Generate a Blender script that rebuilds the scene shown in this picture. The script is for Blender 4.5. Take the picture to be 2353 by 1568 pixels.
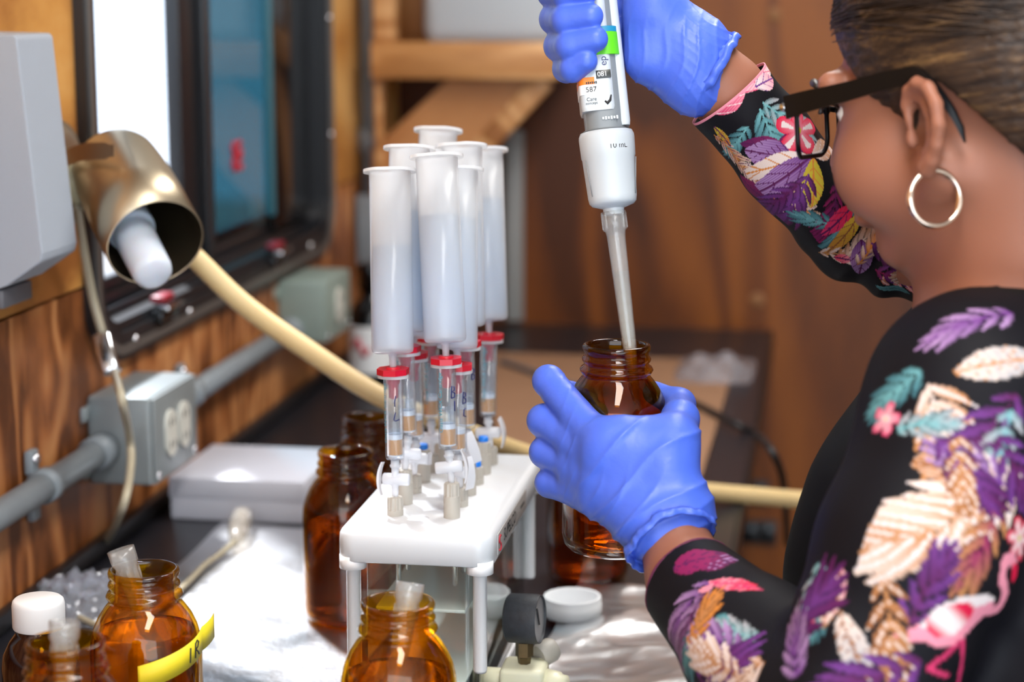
import bpy, bmesh, math, random
import numpy as np
from math import sin, cos, pi, radians
from mathutils import Matrix, Vector

for _o in list(bpy.data.objects):
    bpy.data.objects.remove(_o)
SC = bpy.context.scene
COL = SC.collection
random.seed(7)
RNG = np.random.default_rng(11)

# ------------------------------------------------------------------ camera
FPX, CX, CY = 4500.0, 1176.5, 784.0            # focal length and centre of the 2353 x 1568 frame
PITCH, YAW, CAMH = radians(10.2), radians(9.12), 0.54
cam_d = bpy.data.cameras.new('camera')
cam = bpy.data.objects.new('camera', cam_d)
COL.objects.link(cam)
cam.location = (0, 0, CAMH)
cam.rotation_euler = (pi / 2 - PITCH, 0, YAW)
cam_d.sensor_width = 36
cam_d.lens = 36 * FPX / 2353
cam_d.clip_start = 0.05
cam_d.dof.use_dof = True
cam_d.dof.focus_distance = 1.39
cam_d.dof.aperture_fstop = 4.2
SC.camera = cam

_R = np.array([cos(YAW), sin(YAW), 0])
_H = np.array([-sin(YAW), cos(YAW), 0])
_Z = np.array([0, 0, 1.0])
_FW = _H * cos(PITCH) - _Z * sin(PITCH)
_UP = _H * sin(PITCH) + _Z * cos(PITCH)
_C = np.array([0, 0, CAMH])


def P(x, y, d):
    """world point at camera depth d seen at frame position x, y"""
    return _C + d * (_FW + _R * (x - CX) / FPX - _UP * (y - CY) / FPX)


def PL(x, y, axis, v):
    """world point where the view ray meets the plane axis = v"""
    r = _FW + _R * (x - CX) / FPX - _UP * (y - CY) / FPX
    return _C + r * ((v - _C[axis]) / r[axis])


# ------------------------------------------------------------------ world and light
SC.view_settings.view_transform = 'Standard'
SC.view_settings.look = 'None'
SC.view_settings.exposure = 0.0
SC.view_settings.gamma = 1.0
SC.view_settings.use_curve_mapping = False
SC.cycles.transparent_max_bounces = 32
SC.cycles.max_bounces = 14
SC.cycles.caustics_reflective = False
SC.cycles.caustics_refractive = False
world = bpy.data.worlds.new('overcast_sky')
SC.world = world
world.use_nodes = True
_bg = world.node_tree.nodes['Background']
_bg.inputs[0].default_value = (0.80, 0.90, 1.0, 1)
_bg.inputs[1].default_value = 5.0


def area_light(name, loc, size, size_y, power, color, rot=(0, 0, 0)):
    d = bpy.data.lights.new(name, 'AREA')
    d.shape = 'RECTANGLE'
    d.size, d.size_y, d.energy, d.color = size, size_y, power, color
    o = bpy.data.objects.new(name, d)
    COL.objects.link(o)
    o.location, o.rotation_euler = loc, rot
    return o


# sun slanting in through the window, low over the yard
sun_d = bpy.data.lights.new('sun', 'SUN')
sun_d.energy, sun_d.angle, sun_d.color = 26.0, radians(5.0), (1.0, 0.96, 0.90)
sun = bpy.data.objects.new('sun', sun_d)
COL.objects.link(sun)
sun.rotation_euler = Vector((1.0, -1.5, -2.2)).to_track_quat('-Z', 'Y').to_euler()

# the tubes of the two ceiling fixtures (their housings are built with the ceiling)
CEIL = 1.25
LIGHT_SPOTS = [(0.05, 0.55), (0.05, 2.05)]
for _x, _y in LIGHT_SPOTS:
    area_light('ceiling_tube_light', (_x, _y, CEIL - 0.075), 0.28, 1.0, 17, (1.0, 0.97, 0.93))

# ------------------------------------------------------------------ materials
MATS = {}


def new_mat(name):
    m = bpy.data.materials.new(name)
    m.use_nodes = True
    nt = m.node_tree
    nt.nodes.clear()
    out = nt.nodes.new('ShaderNodeOutputMaterial')
    MATS[name] = m
    return m, nt, out


def lin(c):
    """sRGB 0-255 to linear"""
    r = []
    for v in c:
        v = v / 255.0
        r.append(v / 12.92 if v <= 0.04045 else ((v + 0.055) / 1.055) ** 2.4)
    return tuple(r)


def N(nt, typ, **kw):
    n = nt.nodes.new(typ)
    for k, v in kw.items():
        if k in n.inputs:
            n.inputs[k].default_value = v
        else:
            setattr(n, k, v)
    return n


def principled(name, rgb, rough=0.5, metal=0.0, spec=0.5, bump=0.0, bscale=200, var=0.0, vscale=30, **kw):
    """rgb is sRGB 0-255; fine noise relief and tone variation are procedural"""
    m, nt, out = new_mat(name)
    b = N(nt, 'ShaderNodeBsdfPrincipled')
    c = lin(rgb)
    b.inputs['Base Color'].default_value = (*c, 1)
    b.inputs['Roughness'].default_value = rough
    b.inputs['Metallic'].default_value = metal
    b.inputs['Specular IOR Level'].default_value = spec
    for k, v in kw.items():
        b.inputs[k.replace('_', ' ')].default_value = v
    tc = N(nt, 'ShaderNodeTexCoord')
    if var > 0:
        no = N(nt, 'ShaderNodeTexNoise', Scale=vscale, Detail=4.0)
        nt.links.new(tc.outputs['Object'], no.inputs['Vector'])
        mx = N(nt, 'ShaderNodeMix', data_type='RGBA')
        mx.inputs[6].default_value = (*[v * (1 - var) for v in c], 1)
        mx.inputs[7].default_value = (*[min(1, v * (1 + var)) for v in c], 1)
        nt.links.new(no.outputs['Fac'], mx.inputs[0])
        nt.links.new(mx.outputs[2], b.inputs['Base Color'])
    if bump > 0:
        no = N(nt, 'ShaderNodeTexNoise', Scale=bscale, Detail=3.0)
        nt.links.new(tc.outputs['Object'], no.inputs['Vector'])
        bp = N(nt, 'ShaderNodeBump', Strength=bump, Distance=0.002)
        nt.links.new(no.outputs['Fac'], bp.inputs['Height'])
        nt.links.new(bp.outputs[0], b.inputs['Normal'])
    nt.links.new(b.outputs[0], out.inputs[0])
    return m


def plywood(name, dark, mid, light, stretch=(1, 1, 1), scale=5.0, rings=7.0, rough=0.45, off=(0, 0, 0)):
    """rotary-cut veneer: contour bands of a stretched noise plus fine fibre"""
    m, nt, out = new_mat(name)
    tc = N(nt, 'ShaderNodeTexCoord')
    mp = N(nt, 'ShaderNodeMapping')
    mp.inputs['Scale'].default_value = stretch
    mp.inputs['Location'].default_value = off
    nt.links.new(tc.outputs['Object'], mp.inputs['Vector'])
    n1 = N(nt, 'ShaderNodeTexNoise', Scale=scale, Detail=1.5, Roughness=0.45, Distortion=0.4)
    nt.links.new(mp.outputs[0], n1.inputs['Vector'])
    mul = N(nt, 'ShaderNodeMath', operation='MULTIPLY')
    mul.inputs[1].default_value = rings * 6.283
    nt.links.new(n1.outputs['Fac'], mul.inputs[0])
    sn = N(nt, 'ShaderNodeMath', operation='SINE')
    nt.links.new(mul.outputs[0], sn.inputs[0])
    n2 = N(nt, 'ShaderNodeTexNoise', Scale=scale * 14, Detail=4.0, Roughness=0.6)
    nt.links.new(mp.outputs[0], n2.inputs['Vector'])
    n3 = N(nt, 'ShaderNodeTexNoise', Scale=scale * 0.7, Detail=2.0)
    nt.links.new(mp.outputs[0], n3.inputs['Vector'])
    a1 = N(nt, 'ShaderNodeMath', operation='MULTIPLY_ADD')
    a1.inputs[1].default_value = 0.22
    nt.links.new(sn.outputs[0], a1.inputs[0])
    nt.links.new(n3.outputs['Fac'], a1.inputs[2])
    a2 = N(nt, 'ShaderNodeMath', operation='MULTIPLY_ADD')
    a2.inputs[1].default_value = 0.30
    nt.links.new(n2.outputs['Fac'], a2.inputs[0])
    nt.links.new(a1.outputs[0], a2.inputs[2])
    cr = N(nt, 'ShaderNodeValToRGB')
    e = cr.color_ramp.elements
    e[0].position, e[0].color = 0.36, (*lin(dark), 1)
    e[1].position, e[1].color = 0.95, (*lin(light), 1)
    k = cr.color_ramp.elements.new(0.62)
    k.color = (*lin(mid), 1)
    nt.links.new(a2.outputs[0], cr.inputs[0])
    b = N(nt, 'ShaderNodeBsdfPrincipled', Roughness=rough)
    b.inputs['Specular IOR Level'].default_value = 0.35
    nt.links.new(cr.outputs[0], b.inputs['Base Color'])
    bp = N(nt, 'ShaderNodeBump', Strength=0.12, Distance=0.001)
    nt.links.new(n2.outputs['Fac'], bp.inputs['Height'])
    nt.links.new(bp.outputs[0], b.inputs['Normal'])
    nt.links.new(b.outputs[0], out.inputs[0])
    return m


def clear(name, tint, rough=0.0, ior=1.5, milk=0.0, milk_rgb=(1, 1, 1), refl=1.0, transl=0.5):
    """thin clear or milky plastic and glass: tinted transmission, Fresnel gloss, optional cloudy share"""
    m, nt, out = new_mat(name)
    tr = N(nt, 'ShaderNodeBsdfTransparent')
    tr.inputs[0].default_value = (*tint, 1)
    base = tr
    if milk > 0:
        tl = N(nt, 'ShaderNodeBsdfTranslucent')
        tl.inputs[0].default_value = (*milk_rgb, 1)
        df = N(nt, 'ShaderNodeBsdfDiffuse')
        df.inputs[0].default_value = (*milk_rgb, 1)
        m1 = N(nt, 'ShaderNodeMixShader')
        m1.inputs[0].default_value = transl
        nt.links.new(df.outputs[0], m1.inputs[1])
        nt.links.new(tl.outputs[0], m1.inputs[2])
        m2 = N(nt, 'ShaderNodeMixShader')
        m2.inputs[0].default_value = milk
        nt.links.new(tr.outputs[0], m2.inputs[1])
        nt.links.new(m1.outputs[0], m2.inputs[2])
        base = m2
    lw = N(nt, 'ShaderNodeLayerWeight', Blend=0.5)         # Schlick, the same from both sides of a thin wall
    pw = N(nt, 'ShaderNodeMath', operation='POWER')
    pw.inputs[1].default_value = 4.0
    nt.links.new(lw.outputs['Facing'], pw.inputs[0])
    f0 = ((ior - 1) / (ior + 1)) ** 2
    mu = N(nt, 'ShaderNodeMath', operation='MULTIPLY_ADD')
    mu.inputs[1].default_value = (1 - f0) * 0.85 * refl
    mu.inputs[2].default_value = f0 * refl
    nt.links.new(pw.outputs[0], mu.inputs[0])
    gl = N(nt, 'ShaderNodeBsdfGlossy', Roughness=rough)
    mx = N(nt, 'ShaderNodeMixShader')
    nt.links.new(mu.outputs[0], mx.inputs[0])
    nt.links.new(base.outputs[0], mx.inputs[1])
    nt.links.new(gl.outputs[0], mx.inputs[2])
    nt.links.new(mx.outputs[0], out.inputs[0])
    return m


def liquid(name, rgb, ior=1.33):
    m, nt, out = new_mat(name)
    g = N(nt, 'ShaderNodeBsdfGlass', IOR=ior, Roughness=0.0)
    g.inputs[0].default_value = (*rgb, 1)
    nt.links.new(g.outputs[0], out.inputs[0])
    return m


def sample_liquid(name):
    """clear to slightly cloudy sample: refraction mixed with straight and scattered light"""
    m = clear(name, (1.0, 0.95, 0.80), rough=0.0, ior=1.33, milk=0.10, milk_rgb=(1.0, 0.72, 0.22), transl=0.6)
    nt = m.node_tree
    out = [n for n in nt.nodes if n.type == 'OUTPUT_MATERIAL'][0]
    src = out.inputs[0].links[0].from_socket
    g = N(nt, 'ShaderNodeBsdfGlass', IOR=1.33, Roughness=0.0)
    g.inputs[0].default_value = (1.0, 0.96, 0.84, 1)
    mx = N(nt, 'ShaderNodeMixShader')
    mx.inputs[0].default_value = 0.80
    nt.links.new(src, mx.inputs[1])
    nt.links.new(g.outputs[0], mx.inputs[2])
    nt.links.new(mx.outputs[0], out.inputs[0])
    return m


def emission(name, rgb, strength):
    m, nt, out = new_mat(name)
    e = N(nt, 'ShaderNodeEmission', Strength=strength)
    e.inputs[0].default_value = (*rgb, 1)
    nt.links.new(e.outputs[0], out.inputs[0])
    return m


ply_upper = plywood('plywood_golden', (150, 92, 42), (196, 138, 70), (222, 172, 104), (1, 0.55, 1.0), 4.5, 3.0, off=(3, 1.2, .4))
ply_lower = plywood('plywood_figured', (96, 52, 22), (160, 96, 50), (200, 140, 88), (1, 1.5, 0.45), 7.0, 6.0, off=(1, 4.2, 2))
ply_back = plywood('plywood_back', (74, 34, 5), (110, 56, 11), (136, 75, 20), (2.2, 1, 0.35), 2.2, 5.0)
ply_shelf = plywood('pine_board', (150, 96, 52), (188, 132, 78), (214, 164, 112), (0.5, 1, 4), 5.0, 3.0)
ply_brace = plywood('plywood_brace', (136, 82, 40), (172, 112, 62), (196, 138, 86), (1, 1, 1), 3.0, 3.0)
m_plug = principled('wood_filler', (140, 94, 56), 0.7)
m_counter = principled('black_laminate', (34, 34, 40), 0.32, bump=0.05, bscale=900, var=0.2)
m_edge = principled('black_edge_strip', (22, 22, 25), 0.4)
m_floor = principled('grey_sheet_floor', (96, 92, 88), 0.6, var=0.25)
m_ceil = principled('white_ceiling', (225, 224, 220), 0.7, var=0.05)
m_wallr = principled('white_wall_panel', (205, 202, 196), 0.6, var=0.08)
m_black = principled('black_aluminium', (24, 25, 29), 0.35, spec=0.6)
m_blackgloss = principled('black_gloss', (14, 14, 16), 0.15)
m_track = principled('grey_track', (120, 116, 112), 0.35, metal=0.6)
m_screw = principled('bright_screw', (200, 200, 205), 0.25, metal=1.0)
m_red = principled('red_plastic', (140, 30, 44), 0.35)
m_redcap = principled('red_adapter_plastic', (196, 20, 44), 0.32, Subsurface_Weight=0.15, Subsurface_Radius=(.003, .001, .001))
m_pinknoz = principled('red_nozzle_plastic', (205, 40, 70), 0.35)
m_conduit = principled('grey_conduit_paint', (128, 136, 142), 0.45, var=0.12, vscale=60, bump=0.1, bscale=400)
m_boxgrey = principled('grey_outlet_box', (142, 150, 152), 0.38, metal=0.25, var=0.08)
m_boxgreen = principled('grey_green_box', (138, 152, 144), 0.5, var=0.1)
m_outlet = principled('ivory_outlet', (216, 214, 204), 0.4)
m_dark = principled('dark_slot', (30, 30, 30), 0.6)
m_housing = principled('textured_grey_housing', (166, 173, 184), 0.55, bump=0.6, bscale=1400)
m_housing_dark = principled('dark_grey_trim', (92, 92, 98), 0.5)
m_brass = principled('champagne_metal', (182, 168, 144), 0.36, metal=1.0, var=0.04)
m_shade_in = principled('dark_bronze_inside', (70, 60, 45), 0.45, metal=0.7)
m_ivory = principled('ivory_ring', (214, 206, 170), 0.45)
m_bulb = principled('frosted_bulb', (206, 214, 226), 0.35, Subsurface_Weight=0.2)
m_cord = principled('ivory_cord', (182, 172, 148), 0.35)
m_plugclear = clear('clear_plug_plastic', (0.96, 0.94, 0.9), rough=0.1, milk=0.35, milk_rgb=(.86, .78, .68))
m_chrome = principled('chrome', (220, 222, 226), 0.12, metal=1.0)
m_hose = principled('tan_rubber', (214, 186, 134), 0.5, var=0.06, Subsurface_Weight=0.1, Subsurface_Radius=(.004, .003, .001))
m_hosecut = principled('tan_rubber_cut', (222, 170, 122), 0.6)
m_whitebox = principled('pale_box', (214, 214, 224), 0.4, var=0.04)
m_foil = None
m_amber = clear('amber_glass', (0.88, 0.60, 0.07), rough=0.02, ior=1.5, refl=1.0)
m_amber_shaded = clear('shaded_amber_glass', (0.70, 0.42, 0.05), rough=0.02, ior=1.5, refl=1.0)  # same amber glass, with the dark surroundings put into its tint
m_liq_amber = sample_liquid('sample_liquid')
m_pp = clear('milky_polypropylene', (0.97, 0.98, 1.0), rough=0.18, ior=1.45, milk=0.46, milk_rgb=(.985, .99, 1.0), transl=0.62, refl=0.5)
m_ppthick = clear('milky_polypropylene_flange', (0.97, 0.98, 1.0), rough=0.18, ior=1.45, milk=0.72, milk_rgb=(.985, .99, 1.0), transl=0.5)
m_ppliq = clear('cloudy_water', (0.74, 0.87, 1.0), rough=0.1, ior=1.05, milk=0.26, milk_rgb=(.86, .93, 1.0), transl=0.6)
m_cart = clear('clear_cartridge_plastic', (0.955, 0.975, 1.0), rough=0.08, ior=1.45, milk=0.10, milk_rgb=(.90, .95, 1.0), transl=0.5)
m_cartwhite = clear('cartridge_flange_plastic', (0.95, 0.96, 1.0), rough=0.2, ior=1.45, milk=0.75, milk_rgb=(.93, .93, .95), transl=0.4)
m_sorb = principled('tan_sorbent', (216, 150, 74), 0.8, var=0.06, vscale=600)
m_frit = principled('white_frit', (238, 240, 244), 0.8)
m_tip = clear('frosted_tip_plastic', (0.97, 0.97, 0.97), rough=0.2, ior=1.45, milk=0.20, milk_rgb=(.90, .91, .90), transl=0.55)
m_stop = clear('white_nylon', (0.95, 0.96, 1.0), rough=0.25, ior=1.45, milk=0.78, milk_rgb=(.90, .91, .94), transl=0.45)
m_knob = principled('warm_grey_plastic', (176, 170, 160), 0.5)
m_blue = principled('blue_insert', (26, 120, 220), 0.4)
m_cover = principled('white_polypropylene', (216, 219, 223), 0.30, Subsurface_Weight=0.35, Subsurface_Radius=(.012, .012, .012), Subsurface_Scale=1.0)
m_post = principled('white_post', (240, 240, 242), 0.35, Subsurface_Weight=0.2, Subsurface_Radius=(.006, .006, .006))
m_mglass = clear('chamber_glass', (0.93, 0.97, 0.95), rough=0.02, ior=1.5, refl=1.0)
m_labelgrey = principled('silver_label', (176, 174, 172), 0.4, metal=0.3)
m_ink = principled('black_ink', (26, 24, 26), 0.6)
m_inkred = principled('red_ink', (180, 28, 48), 0.6)
m_inkblue = principled('navy_marker_ink', (22, 30, 96), 0.5)
m_inkteal = principled('teal_print', (60, 150, 170), 0.5)
m_cream = principled('cream_valve_plastic', (226, 224, 196), 0.4, Subsurface_Weight=0.2, Subsurface_Radius=(.006, .006, .004))
m_gauge = principled('scuffed_black_rubber', (40, 44, 50), 0.55, var=0.6, vscale=180, bump=0.15, bscale=300)
m_gface = principled('grey_gauge_face', (150, 150, 152), 0.5)
m_bronze = principled('tarnished_brass', (94, 80, 54), 0.4, metal=0.8, var=0.2, vscale=200)
m_white = principled('white_plastic', (236, 238, 240), 0.4)
m_tape = principled('yellow_tape', (240, 218, 44), 0.55, var=0.05)
m_card = principled('brown_cardboard', (150, 112, 84), 0.7, var=0.12, vscale=8)
m_cable = principled('black_cable', (26, 26, 29), 0.5)
m_jug = clear('milky_jug_plastic', (0.9, 0.92, 0.95), rough=0.3, ior=1.4, milk=0.85, milk_rgb=(.70, .74, .78), transl=0.3)
m_pipwhite = principled('pipette_white', (194, 201, 206), 0.35)
m_pipgrey = principled('pipette_grey', (128, 134, 138), 0.4)
m_green = principled('green_tape', (96, 206, 22), 0.45)
m_teal = principled('teal_ring', (32, 138, 176), 0.4)
m_orange = principled('orange_sticker', (246, 130, 28), 0.5)
m_sticker = principled('white_sticker', (238, 240, 242), 0.4)
m_lcd = principled('dark_display', (34, 36, 32), 0.3)
m_lensclear = clear('sticker_film', (0.97, 1.0, 0.97), rough=0.1, milk=0.12, milk_rgb=(.8, .9, .8))
m_strip = principled('grey_cable_channel', (150, 150, 148), 0.5)
m_bag = clear('crinkled_plastic', (0.95, 0.96, 1.0), rough=0.08, milk=0.25, milk_rgb=(.85, .88, .95))

# ------------------------------------------------------------------ mesh helpers


def mk_mesh(name, verts, faces, mat=None, smooth=True):
    me = bpy.data.meshes.new(name)
    me.from_pydata([tuple(map(float, v)) for v in verts], [], [tuple(map(int, f)) for f in faces])
    me.update()
    if smooth:
        me.polygons.foreach_set('use_smooth', [True] * len(me.polygons))
    if mat is not None:
        me.materials.append(mat)
    return me


def link(name, me, parent=None, loc=None, mat4=None):
    o = bpy.data.objects.new(name, me)
    COL.objects.link(o)
    if parent is not None:
        o.parent = parent
    if loc is not None:
        o.location = tuple(map(float, loc))
    if mat4 is not None:
        o.matrix_local = mat4
    return o


def tag(o, label=None, cat=None, group=None, kind=None):
    if label:
        o['label'] = label
    if cat:
        o['category'] = cat
    if group:
        o['group'] = group
    if kind:
        o['kind'] = kind
    return o


def empty(name, loc=(0, 0, 0), mat4=None):
    o = bpy.data.objects.new(name, None)
    o.empty_display_size = 0.02
    COL.objects.link(o)
    o.location = tuple(map(float, loc))
    if mat4 is not None:
        o.matrix_world = mat4
    return o


def thing(name, label, cat, loc=(0, 0, 0), group=None, mat4=None, kind=None):
    return tag(empty(name, loc, mat4), label, cat, group, kind)


def frame(loc, zdir, xhint=(1, 0, 0)):
    """matrix whose local z points along zdir"""
    z = Vector(zdir).normalized()
    x = Vector(xhint)
    x = (x - z * x.dot(z)).normalized()
    y = z.cross(x)
    m = Matrix((x, y, z)).transposed().to_4x4()
    m.translation = Vector(loc)
    return m


class MB:
    """collects shapes into one mesh"""

    def __init__(self):
        self.v, self.f = [], []

    def add(self, v, f):
        o = len(self.v)
        self.v += [tuple(map(float, p)) for p in v]
        self.f += [tuple(int(i) + o for i in q) for q in f]
        return self

    def lathe(self, prof, n=48, m=None, closed=False):
        v, f = lathe(prof, n, closed)
        if m is not None:
            v = [tuple(m @ Vector(p)) for p in v]
        return self.add(v, f)

    def tube(self, pts, r, n=12, caps=True, flat=1.0):
        return self.add(*tube(pts, r, n, caps, flat))

    def box(self, c, s, bev=0.0, seg=2, m=None):
        v, f = box(c, s, bev, seg)
        if m is not None:
            v = [tuple(m @ Vector(p)) for p in v]
        return self.add(v, f)

    def prism(self, outline, z0, z1, m=None):
        n = len(outline)
        v = [(x, y, z0) for x, y in outline] + [(x, y, z1) for x, y in outline]
        f = [tuple(range(n - 1, -1, -1)), tuple(range(n, 2 * n))]
        f += [(i, (i + 1) % n, n + (i + 1) % n, n + i) for i in range(n)]
        if m is not None:
            v = [tuple(m @ Vector(p)) for p in v]
        return self.add(v, f)

    def build(self, name, mat, parent=None, smooth=True, auto=None, mat4=None, loc=None):
        me = mk_mesh(name, self.v, self.f, mat, smooth)
        if auto is not None:
            sharpen(me, auto)
        return link(name, me, parent, loc, mat4)


def sharpen(me, ang=35):
    bm = bmesh.new()
    bm.from_mesh(me)
    bmesh.ops.recalc_face_normals(bm, faces=bm.faces)
    for e in bm.edges:
        if len(e.link_faces) == 2:
            try:
                e.smooth = e.calc_face_angle() < radians(ang)
            except ValueError:
                e.smooth = True
    bm.to_mesh(me)
    bm.free()


def lathe(prof, n=48, closed=False):
    v, f, rows = [], [], []
    for r, z in prof:
        if abs(r) < 1e-9:
            rows.append([len(v)])
            v.append((0, 0, z))
        else:
            rows.append(list(range(len(v), len(v) + n)))
            for k in range(n):
                a = 2 * pi * k / n
                v.append((r * cos(a), r * sin(a), z))
    pairs = list(zip(rows[:-1], rows[1:]))
    if closed:
        pairs.append((rows[-1], rows[0]))
    for a, b in pairs:
        for k in range(n):
            k2 = (k + 1) % n
            if len(a) == 1 and len(b) == 1:
                continue
            if len(a) == 1:
                f.append((a[0], b[k2], b[k]))
            elif len(b) == 1:
                f.append((a[k], a[k2], b[0]))
            else:
                f.append((a[k], a[k2], b[k2], b[k]))
    return v, f


def spline(pts, n=12):
    """Catmull-Rom through pts"""
    p = [np.array(q, float) for q in pts]
    p = [2 * p[0] - p[1]] + p + [2 * p[-1] - p[-2]]
    out = []
    for i in range(1, len(p) - 2):
        a, b, c, d = p[i - 1:i + 3]
        for k in range(n):
            t = k / n
            out.append(0.5 * (2 * b + (c - a) * t + (2 * a - 5 * b + 4 * c - d) * t * t + (3 * b - a - 3 * c + d) * t ** 3))
    out.append(p[-2])
    return out


def tube(pts, r, n=12, caps=True, flat=1.0):
    pts = [np.array(q, float) for q in pts]
    m = len(pts)
    rr = r if hasattr(r, '__len__') else [r] * m
    T = [pts[min(i + 1, m - 1)] - pts[max(i - 1, 0)] for i in range(m)]
    T = [t / (np.linalg.norm(t) + 1e-12) for t in T]
    a = np.array([0, 0, 1.0]) if abs(T[0][2]) < 0.9 else np.array([1.0, 0, 0])
    u = np.cross(T[0], a)
    u /= np.linalg.norm(u)
    v, f = [], []
    for i in range(m):
        u = u - T[i] * (u @ T[i])
        u /= np.linalg.norm(u) + 1e-12
        w = np.cross(T[i], u)
        for k in range(n):
            an = 2 * pi * k / n
            v.append(pts[i] + rr[i] * (u * cos(an) + w * sin(an) * flat))
    for i in range(m - 1):
        for k in range(n):
            k2 = (k + 1) % n
            f.append((i * n + k, i * n + k2, (i + 1) * n + k2, (i + 1) * n + k))
    if caps:
        f.append(tuple(range(n - 1, -1, -1)))
        f.append(tuple((m - 1) * n + k for k in range(n)))
    return v, f


def box(c, s, bev=0.0, seg=2):
    bm = bmesh.new()
    bmesh.ops.create_cube(bm, size=1.0)
    for q in bm.verts:
        q.co = Vector((q.co.x * s[0] + c[0], q.co.y * s[1] + c[1], q.co.z * s[2] + c[2]))
    if bev > 0:
        bmesh.ops.bevel(bm, geom=bm.edges[:], offset=bev, segments=seg, affect='EDGES', profile=0.5)
    bm.verts.index_update()
    v = [tuple(q.co) for q in bm.verts]
    f = [tuple(q.index for q in fc.verts) for fc in bm.faces]
    bm.free()
    return v, f


def boxo(name, c, s, mat, parent=None, bev=0.0, seg=2, auto=40):
    return MB().box(c, s, bev, seg).build(name, mat, parent, auto=auto)


def round_rect(w, h, r, n=8, cx=0, cy=0):
    o = []
    for qx, qy, a0 in ((w / 2 - r, h / 2 - r, 0), (-w / 2 + r, h / 2 - r, 90), (-w / 2 + r, -h / 2 + r, 180), (w / 2 - r, -h / 2 + r, 270)):
        for k in range(n + 1):
            a = radians(a0 + 90 * k / n)
            o.append((cx + qx + r * cos(a), cy + qy + r * sin(a)))
    return o


def ring_prism(outer, inner, z0, z1):
    """frame between two outlines with the same point count"""
    n = len(outer)
    v = [(x, y, z0) for x, y in outer] + [(x, y, z0) for x, y in inner] + [(x, y, z1) for x, y in outer] + [(x, y, z1) for x, y in inner]
    f = []
    for i in range(n):
        j = (i + 1) % n
        f += [(i, j, n + j, n + i), (2 * n + i, 3 * n + i, 3 * n + j, 2 * n + j), (i, 2 * n + i, 2 * n + j, j), (n + i, n + j, 3 * n + j, 3 * n + i)]
    return v, f


def text_verts(s, size, extrude=0.0):
    cu = bpy.data.curves.new('lettering', 'FONT')
    cu.body = s
    cu.size = size
    cu.extrude = extrude
    cu.align_x, cu.align_y = 'CENTER', 'CENTER'
    o = bpy.data.objects.new('lettering', cu)
    COL.objects.link(o)
    bpy.context.view_layer.update()
    me = bpy.data.meshes.new_from_object(o.evaluated_get(bpy.context.evaluated_depsgraph_get()))
    v = [tuple(q.co) for q in me.vertices]
    f = [tuple(q.vertices) for q in me.polygons]
    bpy.data.objects.remove(o)
    bpy.data.curves.remove(cu)
    bpy.data.meshes.remove(me)
    return v, f


def wrap(v, r, ang0, z0, vertical=False):
    """bend flat lettering (x right, y up) round a cylinder of radius r"""
    o = []
    for x, y, z in v:
        if vertical:
            x, y = -y, x
        a = ang0 + x / r
        o.append(((r + z) * cos(a), (r + z) * sin(a), z0 + y))
    return o


def copy_tree(o, parent=None):
    c = o.copy()
    COL.objects.link(c)
    c.parent = parent
    for ch in [q for q in bpy.data.objects if q.parent == o]:
        copy_tree(ch, c)
    return c

# ================================================================== the room
WX = -0.69          # face of the left wall
BY = 3.13           # face of the back wall
FLOOR = -0.9
CTR_R = -0.08       # right edge of the counter

floor = boxo('floor', (0.5, 1.0, FLOOR - 0.02), (2.6, 4.4, 0.04), m_floor)
tag(floor, 'grey sheet floor of the trailer below the counter', kind='structure')
ceil = boxo('ceiling', (0.5, 1.0, CEIL + 0.02), (2.6, 4.4, 0.04), m_ceil)
tag(ceil, 'white ceiling of the trailer above the counter', kind='structure')
wr = boxo('wall_right', (1.72, 1.0, 0.175), (0.04, 4.4, 2.15), m_wallr)
tag(wr, 'white panelled wall behind the person', kind='structure')
# ceiling fixtures
for _x, _y in LIGHT_SPOTS:
    fx = thing('ceiling_light', 'white tube light fixture on the ceiling near y %.1f metres' % _y if False else
               ('white tube light fixture on the ceiling nearer the back wall' if _y > 1 else 'white tube light fixture on the ceiling above the camera'), 'ceiling light', (_x, _y, CEIL))
    boxo('housing', (0, 0, -0.022), (0.32, 1.06, 0.044), m_white, fx, 0.006)
    boxo('end_cap', (0, 0.535, -0.03), (0.32, 0.02, 0.06), m_white, fx, 0.004)
    boxo('end_cap', (0, -0.535, -0.03), (0.32, 0.02, 0.06), m_white, fx, 0.004)

# left wall: two sheets of plywood with the window cut through
wl = empty('wall_left', (WX, 2.0, 0))
tag(wl, 'plywood wall with the black window, conduit and lamp', kind='structure')
WY0, WY1, WZ0, WZ1 = 1.775, 2.63, 0.205, 1.145    # hole


def wl_boxes(name, mat, rects, x0=-0.012, x1=0.0):
    b = MB()
    for y0, y1, z0, z1 in rects:
        b.box(((x0 + x1) / 2, (y0 + y1) / 2 - 2.0, (z0 + z1) / 2), (x1 - x0, y1 - y0, z1 - z0))
    return b.build(name, mat, wl, smooth=False)


SEAM = 0.262
wl_boxes('plywood_panel', ply_upper, [(-1.2, WY0, SEAM + .0015, CEIL), (WY1, BY, SEAM + .0015, CEIL), (WY0, WY1, WZ1, CEIL)])
wl_boxes('plywood_panel', ply_lower, [(-1.2, WY0, FLOOR, SEAM - .0015), (WY1, BY, FLOOR, SEAM - .0015), (WY0, WY1, FLOOR, WZ0)])
wl_boxes('wall_core', m_edge, [(-1.2, WY0, FLOOR, CEIL), (WY1, BY + .05, FLOOR, CEIL), (WY0, WY1, WZ1, CEIL), (WY0, WY1, FLOOR, WZ0)], -0.05, -0.012)

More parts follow.
